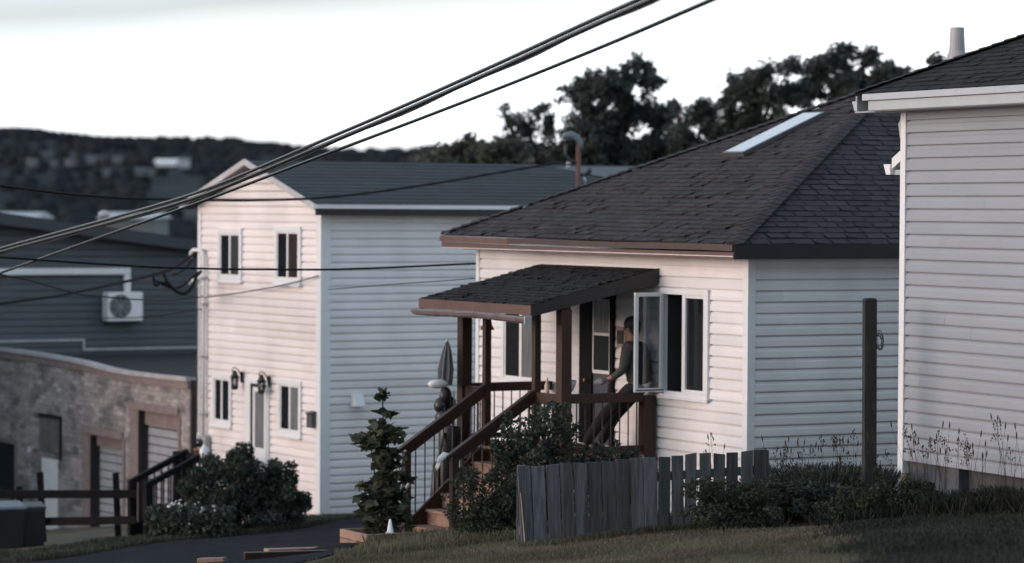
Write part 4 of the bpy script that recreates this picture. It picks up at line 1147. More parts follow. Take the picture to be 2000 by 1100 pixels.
for k in range(9):
    a = k * 2 * math.pi / 9
    fs.box(.86 + .125 * math.cos(a) - .008, .86 + .125 * math.cos(a) + .008, .18 + .125 * math.sin(a) - .014, .18 + .125 * math.sin(a) + .014, 8.30, 8.34)
fs.build('flue_vent_slot', M_['black'], Hh)

# ================================================================ BLOCK GARAGE and SLATE HOUSE at the far left
GO = (-6.435, 61.0)
g_ = thing('garage', 'weathered painted block garage with roller doors and wavy white roof edge', 'garage', (GO[0], GO[1], 0), 30.7)
def gtop(y): return 3.0 + .004 * y + (.09 / (1 + math.exp(-(y - 4.6) * 2.2))) - .03 * math.sin(y * .5)
wall = MB()
BH, BL = .105, .32
holesG = ((.50, 2.98, -1.5, 2.30), (3.30, 5.52, -1.5, 1.62), (6.90, 7.95, -1.5, .90), (9.36, 10.6, -.30, 1.12))
k = 0
z = -1.6
while z < 3.05:
    y = -(k % 2) * BL / 2
    while y < 12.6:
        a, b_ = max(y, 0) + .004, min(y + BL, 12.6) - .004
        if b_ > a:
            zc, ok = z + BH / 2, True
            for h in holesG:
                if h[2] < zc < h[3]:
                    if a > h[0] - .01 and b_ < h[1] + .01: ok = False
                    elif a < h[0] < b_: b_ = h[0]
                    elif a < h[1] < b_: a = h[1]
            top = min(z + BH - .017, gtop((a + b_) / 2) - .03)
            if ok and b_ - a > .02 and top > z + .02:
                o_ = random.uniform(-.006, .006)
                wall.box(-.012 + o_, .03, a, b_, z, top, min(max(random.gauss(.5, .28), 0), 1))
        y += BL
    z += BH; k += 1
for ya, yb, za, zb in ((0, 12.6, 2.3, 3.02), (0, .5, -1.6, 2.3), (2.98, 3.3, -1.6, 2.3), (3.3, 5.52, 1.62, 2.3), (5.52, 6.9, -1.6, 2.3), (6.9, 7.95, .9, 2.3), (7.95, 9.36, -1.6, 2.3), (9.36, 10.6, 1.12, 2.3), (9.36, 10.6, -1.6, -.3), (10.6, 12.6, -1.6, 2.3)):
    wall.box(.0, .02, ya, yb, za, zb, .2)
wall.build('wall', M_['block'], g_)
MB().box(.02, 9, -.02, .02, -1.6, 3.0).build('wall', mat('brown side cladding', (.045, .036, .034), .8, .2, 3), g_)
fl_ = MB(); cr_ = MB()
for i in range(48):
    a, b_ = i * 12.6 / 48, (i + 1) * 12.6 / 48
    za, zb = gtop(a), gtop(b_)
    fl_.hexa([(-.10, a, za - .02), (.12, a, za - .02), (.12, b_, zb - .02), (-.10, b_, zb - .02), (-.10, a, za + .07), (.12, a, za + .05), (.12, b_, zb + .05), (-.10, b_, zb + .07)])
    cr_.hexa([(-.06, a, za - .17), (.02, a, za - .17), (.02, b_, zb - .17), (-.06, b_, zb - .17), (-.06, a, za - .022), (.02, a, za - .022), (.02, b_, zb - .022), (-.06, b_, zb - .022)])
fl_.build('roof_edge', M_['flash'], g_); cr_.build('cornice', M_['pink_trim'], g_)
rt = MB()
rt.quad([(.12, 0, 2.84), (16, 0, 2.84), (16, 12.6, 2.88), (.12, 12.6, 2.88)])
rt.build('roof', M_['tar'], g_)
MB().box(2.4, 14, 3.2, 3.4, 2.83, 2.97).build('roof_curb', mat('roof felt curb', (.05, .052, .058), .8, .2), g_)
def roller(y0, y1, z1, ht, label=None):
    fr = MB(); fr.box(-.05, .10, y0 - .02, y1 + .02, z1, z1 + .16); fr.box(-.04, .10, y0 - .10, y0 + .0, -1.5, z1); fr.box(-.02, .4, y1 - .42, y1 + .0, -1.5, z1)
    fr.build('door_frame', M_['pink_trim'], g_)
    MB().box(-.02, .42, y1 - .50, y1 - .42, -1.5, z1).build('recess_shade', M_['black'], g_)  # black strip standing in for the shade of the recess beside the door
    s = MB(); z = -1.5
    while z < z1 - ht - .02:
        s.hexa([(.172, y0, z), (.20, y0, z), (.20, y1 - .5, z), (.172, y1 - .5, z), (.18, y0, z + .155), (.20, y0, z + .155), (.20, y1 - .5, z + .155), (.18, y1 - .5, z + .155)]); z += .18
    s.build('roller_door', M_['shutter'], g_)
    MB().box(.10, .20, y0, y1 - .42, z1 - ht, z1).build('door_header', M_['pink_trim'], g_)
roller(.52, 2.96, 2.26, .30); roller(3.32, 5.50, 1.58, .24)
dd = MB(); dd.box(.0, .06, 6.95, 7.90, -1.4, .88)
dO2 = dd.build('door', M_['white_paint'], g_, bevel=.01)
MB().tube([(-.02, 7.78, -.3), (-.06, 7.78, -.3), (-.06, 7.78, -.12), (-.02, 7.78, -.12)], .015, 6).build('handle', M_['dark_metal'], dO2)
ht = MB(); ht.box(-.03, .0, 6.75, 7.95, 1.02, 1.80); hO = ht.build('hatch', mat('weathered plywood hatch', (.13, .12, .115), .85, .3, 4), g_, bevel=.008)
hf = MB(); hf.box(-.05, -.03, 6.72, 7.98, 1.78, 1.86); hf.box(-.05, -.03, 6.66, 6.76, .9, 1.86); hf.build('frame', M_['black'], hO)
wi = MB(); wi.box(-.04, .06, 9.30, 9.42, -.34, 1.16); wi.box(-.04, .06, 9.42, 10.6, 1.06, 1.17); wi.box(-.04, .06, 9.42, 10.6, -.36, -.24)
wO = wi.build('window', M_['pink_trim'], g_); MB().box(.03, .05, 9.42, 10.6, -.24, 1.06).build('pane', M_['glass_dark'], wO)
ol = thing('wall_light', 'small pale floodlight on the garage wall beside the white door', 'wall light', on_g(-.02, 8.1, .95, GO), 30.7)
MB().tube([(0, 0, .1), (-.12, 0, .14)], .02, 6).build('bracket', M_['galv'], ol); MB().lathe((-.17, 0, .0), [(.09, 0), (.07, .08), (.03, .15)], 10).build('shade', M_['flash'], ol, smooth=True)

KO = (-7.752, 75.0)
kh = thing('house', 'dark slate sided building with low roof behind the block garage', 'house', (KO[0], KO[1], 0), 30.7)
def kedge(z):
    x1 = 3.0
    return (-14.0, min(x1, (5.51 - z) / .124 if z > 5.14 else x1))
siding('y', 0, -14, 3.0, -1.5, 5.10, h=.17).build('wall', M_['slate_vinyl'], kh)
siding('y', 0, -14, 3.0, 5.10, 7.1, h=.17, edge=kedge).build('gable', M_['slate_vinyl'], kh)
def kz(x): return 5.51 - .124 * x
rk = MB()
rk.hexa([(-14, -.5, kz(-14) - .02), (3.2, -.5, kz(3.2) - .02), (3.2, 9, kz(3.2) - .02), (-14, 9, kz(-14) - .02), (-14, -.5, kz(-14) + .14), (3.2, -.5, kz(3.2) + .14), (3.2, 9, kz(3.2) + .14), (-14, 9, kz(-14) + .14)])
rk.build('roof', M_['tar'], kh)
ff = MB(); ff.hexa([(-14, -.53, kz(-14) - .14), (3.2, -.53, kz(3.2) - .14), (3.2, -.505, kz(3.2) - .14), (-14, -.505, kz(-14) - .14), (-14, -.53, kz(-14) + .12), (3.2, -.53, kz(3.2) + .12), (3.2, -.505, kz(3.2) + .12), (-14, -.505, kz(-14) + .12)])
ff.build('fascia', mat('dark slate trim', (.04, .046, .055), .6, .1), kh)
fs = MB(); fs.box(-14, -2.98, -.05, -.0, 3.22, 3.27); fs.box(-3.03, -2.98, -.05, 0, 3.04, 3.22); fs.box(-3.03, 3, -.05, -.0, 2.99, 3.04); fs.build('flashing', M_['flash'], kh)
MB().lathe((-2.05, 1.0, 5.75), [(.09, 0), (.09, .45), (.14, .46), (.14, .56), (.05, .62)], 12).build('vent_pipe', M_['flash'], kh, smooth=True)
hp = thing('heat_pump', 'white heat pump unit with round fan mounted on the slate siding', 'heat pump', on_g(-2.10, -.02, 3.70, KO), 30.7)
MB().box(-.46, .46, -.42, -.08, 0, .70).build('casing', M_['white_paint'], hp, bevel=.02)
fg = MB()
for r_ in (.07, .14, .21, .275):
    fg.tube([(-.13 + r_ * math.cos(a), -.435, .36 + r_ * math.sin(a)) for a in np.linspace(0, 2 * math.pi, 25)], .010, 5)
for k in range(8):
    a = k * math.pi / 4; fg.tube([(-.13, -.435, .36), (-.13 + .28 * math.cos(a), -.435, .36 + .28 * math.sin(a))], .008, 5)
fg.build('fan_grille', M_['galv'], hp)
MB().tube([(-.13, -.422, .36), (-.13, -.428, .36)], .29, 28).build('fan_opening', M_['black'], hp)
for x in (-.35, .35): MB().box(x - .03, x + .03, -.42, .0, -.06, -.002).build('bracket', M_['dark_metal'], hp)
ls = thing('line_set_cover', 'white square pipe cover running along the slate wall to the heat pump', 'pipe cover', on_g(0, -.02, 0, KO), 30.7)
MB().box(-14, -1.83, -.13, 0, 4.82, 4.98).box(-1.99, -1.83, -.132, -.002, 4.40, 4.818).build('duct', M_['white_paint'], ls, bevel=.02)

nb = thing('house', 'added dark house outside the view on the left, shading the garage', 'house', (-18.5, 61.5, -1.5), 8)  # unseen house, added only to shade the far end of the garage
MB().box(-7, 0, 0, 16, 0, 7.2).build('wall', M_['slate_vinyl'], nb)
MB().hexa([(-7.4, -.4, 7.2), (.4, -.4, 7.2), (.4, 16.4, 7.2), (-7.4, 16.4, 7.2), (-3.6, -.4, 9.8), (-3.4, -.4, 9.8), (-3.4, 16.4, 9.8), (-3.6, 16.4, 9.8)]).build('roof', M_['roof_dark'], nb)

# ranch fence along the left yard
fc = thing('rail_fence', 'dark three-rail timber fence with leaning posts in the left yard', 'fence', at(80, 1078, 56), 0)
fo_ = np.array(at(80, 1078, 56))
def fpt(px, py, Y=56.0): return tuple(np.array(at(px, py, Y)) - fo_)
for (a, b_) in (((78, 922), (86, 1085)), ((226, 924), (232, 1072)), ((38, 950), (40, 1100))):
    MB().bar(fpt(*a), fpt(*b_), .11, .11, up=(0, 1, 0)).build('post', M_['black_wood'], fc, bevel=.008)
for (a, b_, h) in (((-150, 966), (266, 965), .15), ((82, 1019), (266, 1016), .15), ((84, 1072), (266, 1062), .14)):
    MB().bar(fpt(*a, 56.1), fpt(*b_, 55.3), .05, h).build('rail', M_['black_wood'], fc, bevel=.006)
# yard bins
def binn(px, py, Y, w, h, label, lid):
    t = thing('bin', label, 'bin', at(px, py, Y), 20)
    MB().hexa([(-w * .42, -w * .42, 0), (w * .42, -w * .42, 0), (w * .42, w * .42, 0), (-w * .42, w * .42, 0), (-w / 2, -w / 2, h), (w / 2, -w / 2, h), (w / 2, w / 2, h), (-w / 2, w / 2, h)]).build('body', M_['black'], t, bevel=.03)
    MB().hexa([(-w * .53, -w * .55, h), (w * .53, -w * .55, h), (w * .53, w * .53, h), (-w * .53, w * .53, h), (-w * .5, -w * .5, h + .05), (w * .5, -w * .5, h + .05), (w * .5, w * .5, h + .10), (-w * .5, w * .5, h + .10)]).build('lid', lid, t, bevel=.015)
    MB().tube([(-w * .3, w * .55, h + .02), (w * .3, w * .55, h + .02)], .02, 6).build('handle', M_['black'], t)
binn(62, 1098, 53.5, .42, .95, 'dark square bin beside the leaning fence post', M_['black'])
binn(10, 1098, 53.2, .62, .95, 'dark bin with a pale lid at the left edge of the yard', mat('pale blue grey lid', (.10, .12, .14), .4, .1))

# ================================================================ STREET LAMP behind the brown roof
lp = thing('street_lamp', 'grey cobra head street lamp on a red brown pole behind the roof', 'street lamp', (1.24, 58, 1.9), 0)
MB().tube([(0, 0, 0), (.01, 0, 3.2), (.01, 0, 5.80)], [.10, .06, .05], 12).build('pole', mat('rust red pole', (.10, .055, .045), .7, .25, 5), lp, smooth=True)
hd = MB()
hd.tube([(.05, 0, 5.70), (.04, 0, 5.82), (-.02, 0, 5.93), (-.14, -.03, 5.985), (-.25, -.06, 5.975), (-.31, -.07, 5.95)], [.048, .062, .078, .082, .062, .03], 12)
hd.build('lamp_head', mat('grey lamp housing', (.12, .14, .16), .45, .1), lp, smooth=True)
MB().blob((-.20, -.05, 5.885), .09, .08, .06, 12, 6).build('lens', M_['glass_dark'], lp, smooth=True)
MB().tube([(-.22, -.03, 5.86), (-.25, -.02, 5.62), (-.16, 0, 5.50), (0, 0, 5.46)], .03, 8).build('bracket', M_['dark_metal'], lp, smooth=True)
ins = MB()
for z in (5.36, 5.43): ins.lathe((-.18, -.02, z), [(.05, 0), (.055, .02), (.03, .03), (.045, .05)], 10)
ins.build('insulator', M_['galv'], lp, smooth=True)
MB().tube([(0, 0, 5.25), (.12, 0, 5.22), (.22, 0, 5.30), (.24, 0, 5.36)], [.04, .035, .05, .03], 8).build('clamp_arm', M_['dark_metal'], lp, smooth=True)
MB().tube([(.10, 0, 5.24), (.14, 0, 5.12), (.15, 0, 5.05)], [.025, .02, .012], 8).build('drop_clip', M_['galv'], lp, smooth=True)

# ================================================================ CABLES
def cable(label, pts, dL, dR, r, name='power_cable', group=None, dz=None, n=60, matl='cable'):
    pts = np.array(pts, float)
    A, B = at(pts[0, 0], pts[0, 1], dL), at(pts[-1, 0], pts[-1, 1], dR)
    px = np.linspace(pts[0, 0], pts[-1, 0], n)
    # smooth interpolation (piecewise cubic through the points)
    py = np.interp(px, pts[:, 0], pts[:, 1])
    for _ in range(3): py[1:-1] = (py[:-2] + 2 * py[1:-1] + py[2:]) / 4
    out = []
    for x, y in zip(px, py):
        k = ray(x, y)
        dx, dy = B[0] - A[0], B[1] - A[1]
        # intersection with the vertical plane through A and B
        t = (A[0] * dy - A[1] * dx) / (k[0] * dy - k[1] * dx)
        p = k * t + np.array([0, 0, CAMZ])
        out.append(p)
    o0 = out[0].copy()
    if dz is not None: out = [p + np.array([0, 0, dz(i / (n - 1))]) for i, p in enumerate(out)]
    o = MB().tube([p - o0 for p in out], r, 8).build(name, M_['cable' if 'overhead' in label else 'wire'], smooth=True)
    o.location = Vector([float(v) for v in o0])
    return tag(o, label, 'cable', group)
c1 = [(-420, 614), (-60, 506), (0, 488), (120, 456), (240, 424), (400, 378), (600, 292), (760, 225), (1000, 118), (1150, 48), (1270, -4), (1330, -32), (1800, -252)]
cable('thick black overhead cable, uppermost of the bundle crossing the sky', c1, 58, 25.5, .023, group=None, dz=lambda t: .012 + .018 * min(1, t * 2.5))
cable('thick black overhead cable running along the underside of the bundle', [(x, y + 3) for x, y in c1], 58, 25.5, .028, dz=lambda t: -.006 - .006 * min(1, t * 2.5))
cable('thin cable loosely lashed below the thick overhead bundle', [(x, y + 6) for x, y in c1], 58, 25.5, .009, dz=lambda t: -.022 - .012 * math.sin(t * 60) * min(1, 2.4 * t))
cable('single overhead cable sloping parallel below the thick bundle', [(-420, 672), (-60, 554), (0, 534), (150, 480), (300, 427), (400, 392), (600, 315), (800, 240), (1000, 163), (1200, 82), (1390, 0), (1450, -26), (1850, -196)], 57.5, 26, .021)
cable('thin black wire from the left to the street lamp over the gable', [(-40, 356), (0, 363), (130, 379), (250, 388), (470, 392), (600, 389), (700, 380), (860, 357), (980, 336), (1092, 318)], 46, 57.9, .022)
cable('black service wire sagging across both houses to the porch house corner', [(-40, 500), (150, 513), (300, 522), (440, 526), (640, 527), (760, 523), (860, 518), (929, 515)], 44, 47.3, .016)
cable('thin wire below it, ending at the porch house corner', [(640, 566), (760, 556), (860, 549), (928, 544)], 50, 47.3, .007)
cable('thin grey wire rising to a bracket on the gable wall', [(400, 581), (470, 572), (540, 560), (590, 548), (622, 539)], 57.5, 53.9, .012)
cable('thick twisted service cable from the left edge to the drip loops', [(-40, 600), (0, 593), (120, 577), (220, 556), (290, 540), (335, 527), (378, 497)], 50, 57.5, .026)
cable('lower thin wire from the left edge to the service mast', [(-40, 528), (60, 548), (150, 575), (260, 585), (330, 587), (396, 580)], 48, 57.5, .013)
cable('faint thin wire meeting the mast halfway down', [(180, 622), (260, 621), (330, 614), (394, 604)], 62, 57.6, .012)
def loop(label, pts, r):
    P3 = [np.array(at(x, y, Y)) for x, y, Y in pts]
    o0 = P3[0]
    # Catmull-Rom
    out = []
    for i in range(len(P3) - 1):
        p0, p1, p2, p3 = P3[max(i - 1, 0)], P3[i], P3[i + 1], P3[min(i + 2, len(P3) - 1)]
        for t in np.linspace(0, 1, 7)[:-1]:
            out.append(.5 * ((2 * p1) + (-p0 + p2) * t + (2 * p0 - 5 * p1 + 4 * p2 - p3) * t * t + (-p0 + 3 * p1 - 3 * p2 + p3) * t ** 3))
    out.append(P3[-1])
    o = MB().tube([p - o0 for p in out], r, 7).build('drip_loop', M_['wire'], smooth=True)
    o.location = Vector([float(v) for v in o0])
    tag(o, label, 'cable', 'drip loops at the service mast')
loop('large black drip loop sagging to the mast, lowest of the loops', [(318, 532, 57.2), (328, 552, 57.2), (345, 570, 57.3), (362, 573, 57.4), (375, 560, 57.4), (384, 540, 57.5), (393, 530, 57.6)], .032)
loop('second black drip loop inside the largest one', [(305, 548, 57.1), (318, 556, 57.2), (340, 563, 57.3), (362, 555, 57.4), (378, 540, 57.5), (391, 530, 57.6)], .022)
loop('short kinked black cable end left of the drip loops', [(300, 532, 57), (300, 545, 57), (304, 558, 57.1), (316, 552, 57.1), (330, 556, 57.2)], .024)
loop('thin black lead rising to the weatherhead', [(336, 538, 57.3), (355, 530, 57.4), (370, 515, 57.5), (379, 500, 57.6)], .013)

# ================================================================ FRONT YARD
# weathered board fence
F0 = np.array(at(1017, 1066, 35.5)); F1 = np.array(at(1507, 1010, 36.45))
wf = thing('board_fence', 'weathered grey board fence with gapped pickets across the lawn', 'fence', (F0[0], F0[1], F0[2]), 0)
fdir = (F1 - F0)[:2]; flen = np.linalg.norm(fdir); fdir /= flen
fnrm = np.array([fdir[1], -fdir[0]])     # towards the camera
edges = [1017, 1043.6, 1072.7, 1100, 1127, 1155, 1182, 1209, 1237, 1263, 1293.6, 1319, 1346, 1373.5, 1401, 1427, 1455, 1480]
wid = [24.5, 25.5, 25, 24.5, 26, 25.5, 25.5, 26.5, 25, 25, 22.5, 22.5, 22, 22, 22, 22, 23, 27]
def fence_at(px):
    t = (px - 1017) / 490.0
    Y = 35.5 + .95 * t
    return at(px, 0, Y)[0], Y
for i, (ex, w) in enumerate(zip(edges, wid)):
    x0, Y0 = fence_at(ex); x1, Y1 = fence_at(ex + w)
    tx = (ex - 1017) / 490.0
    ztop = 3.475 + .15 * tx + random.uniform(-.012, .012)
    zb = float(ground(x0, Y0)) - .06
    lean = .055 * (1 - tx) + random.uniform(-.006, .012)      # foot set to the right of the head
    if i > 9: lean = random.uniform(-.01, .02)
    off = random.uniform(-.008, .008)
    a = np.array([x0, Y0]) - F0[:2]; b_ = np.array([x1, Y1]) - F0[:2]
    fo2 = -fnrm * .022
    L = np.array([fdir[0], fdir[1]]) * lean
    m = MB()
    f0, f1 = a + fnrm * off, b_ + fnrm * off
    sk = random.uniform(-.012, .012)
    m.hexa([(*(f0 + L), zb - F0[2]), (*(f1 + L), zb - F0[2]), (*(f1 + L + fo2), zb - F0[2]), (*(f0 + L + fo2), zb - F0[2]),
            (*f0, ztop + sk - F0[2]), (*f1, ztop - sk - F0[2]), (*(f1 + fo2), ztop - sk - F0[2]), (*(f0 + fo2), ztop + sk - F0[2])], random.random())
    m.build('board', M_['grey_wood'], wf, bevel=.004)
for z in (3.25, 2.72):
    a = -fnrm * .055; b_ = fdir * flen - fnrm * .055
    MB().bar((*a, z - F0[2]), (*b_, z + .13 - F0[2]), .045, .10).build('rail', M_['grey_wood'], wf)
for tpos in (.012, .5, .985):
    p = fdir * flen * tpos - fnrm * .12
    MB().box(p[0] - .05, p[0] + .05, p[1] - .05, p[1] + .05, -.3, .93 + .12 * tpos).build('post', M_['grey_wood'], wf, bevel=.006)
ep = np.array([-.012, 0]) ; 
MB().hexa([(.045, .0, -.05), (.062, .0, -.05), (.062, .03, -.05), (.045, .03, -.05), (-.012, 0, .62), (-.002, 0, .62), (-.002, .03, .62), (-.012, .03, .62)]).build('lit_edge', M_['board_edge'], wf)  # thin pale strip: warm light on the end board's side, as colour

# tall square post
pt = thing('wooden_post', 'tall dark square timber post standing in front of the white wall', 'post', at(1697, 1000, 36.2), 6)
h0 = at(1697, 1000, 36.2)[2]; hh = at(1695, 588, 36.2)[2] - h0
MB().hexa([(-.07, -.07, -.4), (.08, -.07, -.4), (.08, .08, -.4), (-.07, .08, -.4), (-.085, -.07, hh), (.062, -.07, hh + .005), (.062, .08, hh + .012), (-.085, .08, hh + .004)]).build('shaft', M_['post_wood'], pt, bevel=.008)
MB().hexa([(-.088, -.073, hh + .004), (.065, -.073, hh + .009), (.065, .083, hh + .016), (-.088, .083, hh + .008), (-.07, -.055, hh + .03), (.05, -.055, hh + .033), (.05, .065, hh + .035), (-.07, .065, hh + .032)]).build('cap', M_['post_wood'], pt)
tw = thing('twine_coil', 'frayed coil of wire hanging on the right side of the tall post', 'wire coil', at(1704, 668, 36.2), 0)
cw = MB()
r = np.random.default_rng(5)
for k in range(7):
    cx, cz, ra, rb_ = r.uniform(.06, .085), r.uniform(-.03, .03), r.uniform(.025, .055), r.uniform(.09, .13)
    cw.tube([(cx + ra * math.cos(a) + .01 * k % .02, .01 * k - .03, cz + rb_ * math.sin(a) * .9 - .02 * math.cos(a)) for a in np.linspace(0, 2 * math.pi, 17)], .0035, 5)
cw.build('strands', mat('rusty wire', (.05, .045, .045), .6, .3, 8), tw)

# planter box with a sapling, cone, timbers
pb = thing('planter_box', 'low timber planter box beside the foot of the stairs', 'planter', at(728, 1066, 41.5), 28.9)
def plank(x0, x1, y0, y1, z0, z1): return MB().box(x0, x1, y0, y1, z0, z1, random.random()).build('plank', M_['bare_wood'], pb, bevel=.01)
for z0 in (-.04, .085): plank(-.30, -.25, -.42, .42, z0, z0 + .12); plank(-.25, .55, -.42, -.37, z0, z0 + .12); plank(-.25, .55, .37, .42, z0, z0 + .12)
MB().box(-.25, .55, -.37, .37, -.05, .13).build('soil', M_['soil'], pb)
cn_ = thing('garden_cone', 'small white cone standing at the edge of the planter box', 'cone', at(762, 1042, 41.4), 0)
MB().lathe((0, 0, 0), [(.065, 0), (.065, .015), (.045, .02), (.015, .19), (.008, .195)], 14).build('body', M_['white_paint'], cn_, smooth=True)
def timber(label, pts, Y0, Y1, w, h, matn='bare_wood'):
    a, b_ = at(*pts[0], Y0), at(*pts[1], Y1)
    t = MB().bar((0, 0, 0), tuple(np.array(b_) - np.array(a)), w, h, random.random()).build('edging_timber', M_[matn], bevel=.01)
    t.location = Vector([float(v) for v in a]); tag(t, label, 'timber', 'landscape timbers edging the driveway')
timber('long pale landscape timber lying along the driveway by the planter', ((520, 1077), (716, 1071)), 40.6, 41.6, .14, .07)
timber('short pale timber end low at the bottom edge of the driveway', ((388, 1098), (440, 1096)), 39.4, 39.3, .12, .10)
timber('dark timber edge rising behind the short pale one', ((476, 1088), (640, 1083)), 39.4, 39.8, .10, .12, 'stain_wood')

# ---------------------------------------------------------------- plants
def plant(name, label, cat, base, blobs, n, leaf, lm, seed, stems=6, group=None, up=.35, shell=.45):
    """blobs in metres relative to base"""
    r = np.random.default_rng(seed)
    t = thing(name, label, cat, base, 0, group)
    s = MB()
    for k in range(stems):
        b = blobs[k % len(blobs)]
        e_ = (b[0] + r.uniform(-.4, .4) * b[3], b[1] + r.uniform(-.4, .4) * b[4], b[2] + r.uniform(0, .6) * b[5])
        s.tube([(r.uniform(-.08, .08), r.uniform(-.08, .08), -.1), (e_[0] * .4, e_[1] * .4, e_[2] * .5), e_], [.014, .010, .004], 6)
    s.build('stem', M_['bark'], t)
    sub = []
    for b in blobs:
        sub.append((b[0], b[1], b[2], b[3] * .75, b[4] * .75, b[5] * .75))
        for _ in range(15):
            d = r.normal(size=3); d /= np.linalg.norm(d); q = r.uniform(.75, 1.14); k = r.uniform(.10, .34)
            sub.append((b[0] + d[0] * b[3] * q, b[1] + d[1] * b[4] * q, b[2] + d[2] * b[5] * q, k * b[3], k * b[4], k * b[5]))
    P_, tone = clump_points(sub, n, r, shell)
    P_ = P_[P_[:, 2] > -.1 - 9]
    leaves_object('foliage', leaf_quads(P_, leaf, r, up), tone[:len(P_)], lm, t)
    return t
def gbase(X, Y): return (X, Y, float(ground(X, Y)))
plant('shrub', 'large dark rounded shrub in front of the two-storey house', 'shrub', gbase(-4.45, 51.3),
      [(-.45, 0, .75, .75, .7, .75), (.15, 0, .95, .7, .7, .60), (.65, 0, .65, .55, .6, .60), (-.95, 0, .42, .5, .5, .50), (.1, -.2, .45, 1.0, .6, .5), (1.0, 0, .32, .3, .4, .35), (-.2, .1, 1.15, .45, .45, .35)], 22000, .045, M_['leaf_bush'], 31, 10).scale = (.82, .82, .86)
fp = thing('flower_patch', 'low patch of white flowers left of the large dark shrub', 'flowers', gbase(-5.35, 49.9), 0)
r = np.random.default_rng(8)
Pf = np.stack([r.uniform(-.35, .55, 90), r.uniform(-.4, .4, 90), r.uniform(.15, .6, 90)], 1)
leaves_object('petals', np.concatenate([leaf_quads(Pf, .03, r), leaf_quads(Pf + .01, .03, r)]), np.full(180, .5), M_['petal'], fp)['kind'] = 'stuff'
Pl = np.stack([r.uniform(-.6, .8, 2500), r.uniform(-.5, .5, 2500), r.uniform(0, .55, 2500)], 1)
leaves_object('foliage', leaf_quads(Pl, .05, r), r.random(2500), M_['leaf_bush'], fp)
# sapling
sb = at(745, 1050, 42)
hS = 2.02
plant('sapling', 'leafy young tree with big lobed leaves growing in the planter box', 'sapling', (sb[0], sb[1], sb[2]),
      [(.02, 0, .25, .28, .25, .25), (-.02, 0, .55, .26, .25, .22), (.10, 0, .85, .24, .24, .20), (.05, 0, 1.10, .20, .2, .16), (-.12, 0, 1.32, .22, .2, .14), (.10, 0, 1.40, .20, .2, .14), (-.02, 0, 1.50, .16, .16, .10), (.02, 0, 1.72, .10, .1, .04), (0, 0, 1.98, .06, .06, .07), (.14, 0, .42, .2, .2, .3)], 1150, .080, M_['leaf_sap'], 33, 10, up=.9, shell=.6).scale = (1.25, 1.25, 1.0)
MB().tube([(sb[0], sb[1], sb[2]), (sb[0] + .03, sb[1], sb[2] + 1), (sb[0], sb[1], sb[2] + 2.0)], [.018, .013, .005], 7).build('stem', M_['bark'], None).parent = None
# the bare stem belongs to the sapling
_st = [o for o in bpy.data.objects if o.name.startswith('stem') and o.parent is None][0]
_sp = [o for o in bpy.data.objects if o.name == 'sapling'][0]
_st.parent = _sp; _st.location = -_sp.location
plant('shrub', 'leafy shrub climbing the right stair rail behind the fence', 'shrub', gbase(.05, 40.0),
      [(.10, 0, 1.30, .30, .3, .30), (.45, 0, 1.45, .30, .3, .34), (.2, 0, .9, .5, .35, .4), (.6, 0, 1.0, .35, .35, .5), (-.1, 0, 1.0, .25, .3, .3)], 5200, .034, M_['leaf_bush'], 34, 10)
plant('shrub', 'low glossy shrub at the foot of the right stair newel', 'shrub', gbase(-.45, 39.0),
      [(-.05, 0, .45, .32, .3, .40), (.25, 0, .55, .32, .3, .45), (.5, 0, .5, .3, .3, .5), (.1, 0, .2, .5, .3, .25), (-.1, 0, .75, .2, .2, .2)], 6500, .026, M_['leaf_mid'], 35, 8)
plant('shrub', 'small leafy shrub under the porch rail behind the fence', 'shrub', gbase(1.15, 40.2),
      [(-.15, 0, .75, .26, .25, .28), (.2, 0, .85, .25, .25, .25), (.45, 0, .78, .2, .2, .22), (.1, 0, .5, .5, .3, .3)], 2600, .036, M_['leaf_bush'], 36, 8)
plant('shrub', 'sprawling green shrub growing against the gapped end of the fence', 'shrub', gbase(2.42, 35.3),
      [(-.22, 0, .48, .22, .25, .17), (.1, 0, .46, .28, .25, .17), (.4, 0, .42, .26, .25, .18), (0, 0, .22, .5, .3, .22), (.5, 0, .22, .3, .3, .22)], 7000, .022, M_['leaf_mid'], 37, 8)
plant('shrub', 'dark vine mound covering the right end of the board fence', 'shrub', gbase(3.25, 36.0),
      [(.02, 0, .42, .18, .2, .20), (-.2, 0, .28, .25, .25, .22), (.25, 0, .32, .36, .3, .30), (.6, 0, .28, .35, .3, .28)], 5500, .024, M_['leaf_bush'], 38, 8)
plant('shrub', 'low grassy mound at the foot of the tall post', 'shrub', gbase(4.1, 35.1),
      [(-.2, 0, .16, .35, .3, .2), (.25, 0, .2, .4, .3, .24), (.65, 0, .2, .4, .3, .26)], 7000, .022, M_['leaf_mid'], 39, 4)
